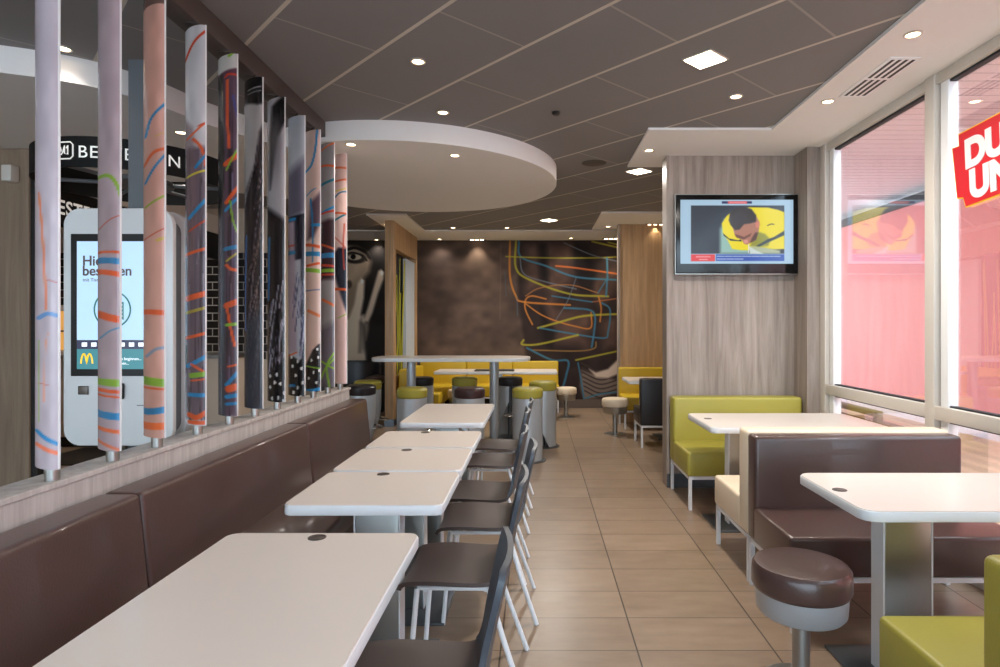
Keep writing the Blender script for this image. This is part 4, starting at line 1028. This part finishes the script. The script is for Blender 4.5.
o = bx('wall_box', 'cream_frame', None, X_(3, 4.72), X_(13, 4.72), 4.70, 4.78, Z_(181, 4.72), Z_(165, 4.72), bev=.008); tag(o, 'small beige box fixed high on the brown wood pillar', 'box')  # plain beige box for a bracket on the pillar

# ================================================================ OUTSIDE SEAT
r = thing('garden_bench', 'bent wood bench outside the window, its brown end frame showing', 'bench', (3.3, 5.95, 0))
def gb(b):
    tube(b, [(3.0, 6.6, .84), (3.0, 5.2, .84), (3.0, 5.1, .80), (3.0, 5.07, .70), (3.0, 5.07, .1), (3.0, 5.07, .0)], .035, 8, smooth=False)
one('end_frame', 'bent_wood', lambda b: (box(b, 3.25, 3.33, 5.95, 7.4, .55, .61, bev=.02), box(b, 3.25, 3.33, 5.90, 5.97, .0, .61, bev=.02)), r, True)
one('seat', 'bent_wood', lambda b: box(b, 3.33, 3.85, 5.95, 7.3, .34, .38, bev=.01), r, True)
one('backrest', 'bent_wood', lambda b: box(b, 3.27, 3.31, 6.2, 7.3, .42, .50, bev=.01), r, True)
one('leg', 'bent_wood', lambda b: box(b, 3.78, 3.84, 5.96, 6.04, 0, .36), r, True); one('leg', 'bent_wood', lambda b: box(b, 3.78, 3.84, 7.2, 7.28, 0, .36), r, True); one('leg', 'bent_wood', lambda b: box(b, 3.25, 3.33, 7.2, 7.28, 0, .56), r, True)

# ================================================================ CEILING FITTINGS
def ceil_pt(px, py, z): Y = (z-EYE)*F/(CY-py); return X_(px, Y), Y
def spot_light(x, y, z, pw, col=(1, .93, .84), size=120, blend=.8, parent=None):
    l = bpy.data.lights.new('lamp', 'SPOT'); l.energy = pw; l.color = col; l.spot_size = math.radians(size); l.spot_blend = blend; l.shadow_soft_size = .05
    o = bpy.data.objects.new('lamp', l); COL.objects.link(o); o.location = (0, 0, -.03)
    if parent: o.parent = parent
def downlight(px, py, z, label, pw=1.0, r=.045, xy=None):
    x, y = xy or ceil_pt(px, py, z); t = thing('recessed_downlight', label, 'ceiling light', (x, y, z), 0, 'small round downlights in the ceiling')
    one('trim_ring', 'lamp_ring', lambda b: lathe(b, [(r, 0), (r, -.006), (r*.8, -.008), (r*.72, -.002), (r*.72, 0)], 24), t)
    one('lens', 'lens', lambda b: lathe(b, [(r*.7, -.001), (r*.7, -.004)], 24), t)
    spot_light(x, y, z, SPOT_W*pw, parent=t); return t
D = [(418, 61, CZ, 'round downlight in the dark ceiling, nearest the camera, left of centre'),
     (443, 112, CZ, 'round downlight just in front of the round white soffit'),
     (455, 155, 2.81, 'round downlight set in the large round white soffit'),
     (736, 96, CZ, 'round downlight in the dark ceiling right below the large square lamp'),
     (913, 34, SZ, 'round downlight in the white strip, nearer than the air grille'),
     (828, 101, SZ, 'round downlight in the white strip at the far end of the air grille'),
     (649, 150, SZ, 'round downlight at the soffit corner above the wood pier'),
     (63, 48, CZ, 'round downlight in the dark ceiling between the two nearest blades'),
     (181, 132, 2.81, 'round downlight in the soffit behind the lettered ring sign'),
     (184, 196, CZ, 'round downlight low behind the kiosk, seen between blades'),
     (453, 227.5, CZ, 'tiny round downlight in the far dark ceiling, above the brown mural part'),
     (482, 232, CZ, 'tiny round downlight directly above the paired mural spots'),
     (507, 227.5, CZ, 'tiny round downlight above the start of the coloured mural lines'),
     (534.6, 231.4, CZ, 'tiny round downlight beside the far square lamp'),
     (386.5, 224.5, SZ, 'round downlight in the soffit over the wooden partition post'),
     (376.6, 239.6, SZ, 'round downlight in the far strip above the face mural'),
     (439.5, 239, SZ, 'round downlight in the far strip above the dark mural corner'),
     (571, 238, SZ, 'round downlight in the far strip above the coloured mural lines'),
     (608, 226.4, SZ, 'round downlight in the soffit at the left end of the warm panel'),
     (351, 144, 2.81, 'round downlight glowing behind the end of the blade beam')]
for px, py, z, lab in D: downlight(px, py, z, lab, .15 if px == 649 else .3 if px == 63 else .8 if z == CZ else .6)
def cluster(px, py, n, label, yy=None, pw=1.0):
    x, y = ceil_pt(px, py, SZ); t = thing('spot_cluster', label, 'ceiling light', (x, y, SZ), 0, 'gimbal spot boxes along the far walls')
    w_ = n*.085
    one('housing', 'black_paint', lambda b: box(b, -w_/2-.02, w_/2+.02, -.06, .06, -.006, 0, bev=.002), t)
    for k in range(n):
        xx = -w_/2+(k+.5)*.085*1.0
        one('lens', 'lens', lambda b: lathe(b, [(.032, -.010), (.032, -.005)], 20, (xx, 0, 0)), t)
    spot_light(x, y, SZ, SPOT_W*pw, col=(1, .84, .62), size=95, parent=t)
cluster(477, 239.5, 3, 'pair of spots in the far strip washing the brown mural', pw=2.0)
cluster(611, 238.5, 3, 'spots in the far strip beside the warm wood panel', pw=1.3)
cluster(655, 224.5, 3, 'spots lighting the warm wood panel from above', pw=2.2)
def square(px, py, w_, label, pw=1.0):
    x, y = ceil_pt(px, py, CZ); t = thing('square_downlight', label, 'ceiling light', (x, y, CZ), math.radians(-47), 'square lamps in the dark ceiling')
    one('frame', 'lamp_ring', lambda b: box(b, -w_/2-.012, w_/2+.012, -w_/2-.012, w_/2+.012, -.006, 0, bev=.002), t)
    one('lens', 'panel_lens', lambda b: box(b, -w_/2, w_/2, -w_/2, w_/2, -.009, -.005), t)
    l = bpy.data.lights.new('lamp', 'AREA'); l.energy = SPOT_W*2.4*pw; l.size = w_; l.color = (1, .93, .85); o = bpy.data.objects.new('lamp', l); COL.objects.link(o); o.location = (0, 0, -.02); o.parent = t
square(705, 59, .17, 'large square lamp in the dark ceiling, nearest the window'); square(639, 171, .17, 'square lamp in the dark ceiling left of the wood pier', .3); square(549, 220, .17, 'square lamp in the dark ceiling farthest away')
# unseen downlights added behind and beside the camera to brighten the room
for k, (x, y, z) in enumerate([(-.9, 1.0, CZ), (.6, .6, CZ), (-.9, -1.2, CZ), (.7, -1.4, CZ), (-2.7, .6, CZ)]):
    downlight(0, 0, z, ['added downlight above the large corner table', 'added downlight overhead before the right booth', 'added downlight behind the camera over the wall bench', 'added downlight behind the camera over the aisle', 'added downlight over the walkway left of the blades'][k], .9, xy=(x, y))
for k, (x, y) in enumerate([(-4.6, 7.0), (-5.2, 6.8)]): downlight(0, 0, CZ, ['added downlight over the counter right part', 'added downlight over the counter left part'][k], 1.6, xy=(x, y))  # extra downlights added to brighten the order area
# air grille
gx, gy = ceil_pt(877, 78, SZ)
t = thing('air_grille', 'white rectangular air grille with dark slots in the ceiling strip', 'air vent', (gx, gy, SZ))
y0, y1 = -.27, .27
one('frame', 'white_frame', lambda b: box(b, -.088, .088, y0-.025, y1+.03, -.006, 0, bev=.002), t)
def slots(b):
    for k in range(4):
        x = -.066+k*.039
        for a, c in ((y0, -.015), (.015, y1)): box(b, x, x+.018, a, c, -.0075, -.005)
one('slots', 'black_paint', slots, t)
x, y = ceil_pt(556, 112, CZ); t = thing('ceiling_sensor', 'small black sensor in the middle of the dark ceiling', 'sensor', (x, y, CZ))
one('housing', 'black_paint', lambda b: lathe(b, [(.022, -.02), (.028, -.012), (.028, 0)], 20), t)
x, y = ceil_pt(594, 163, CZ); t = thing('ceiling_speaker', 'flat round grey loudspeaker flush in the dark ceiling', 'speaker', (x, y, CZ))
one('grille', 'beam_brown', lambda b: lathe(b, [(.11, -.004), (.115, -.002), (.115, 0)], 32), t)
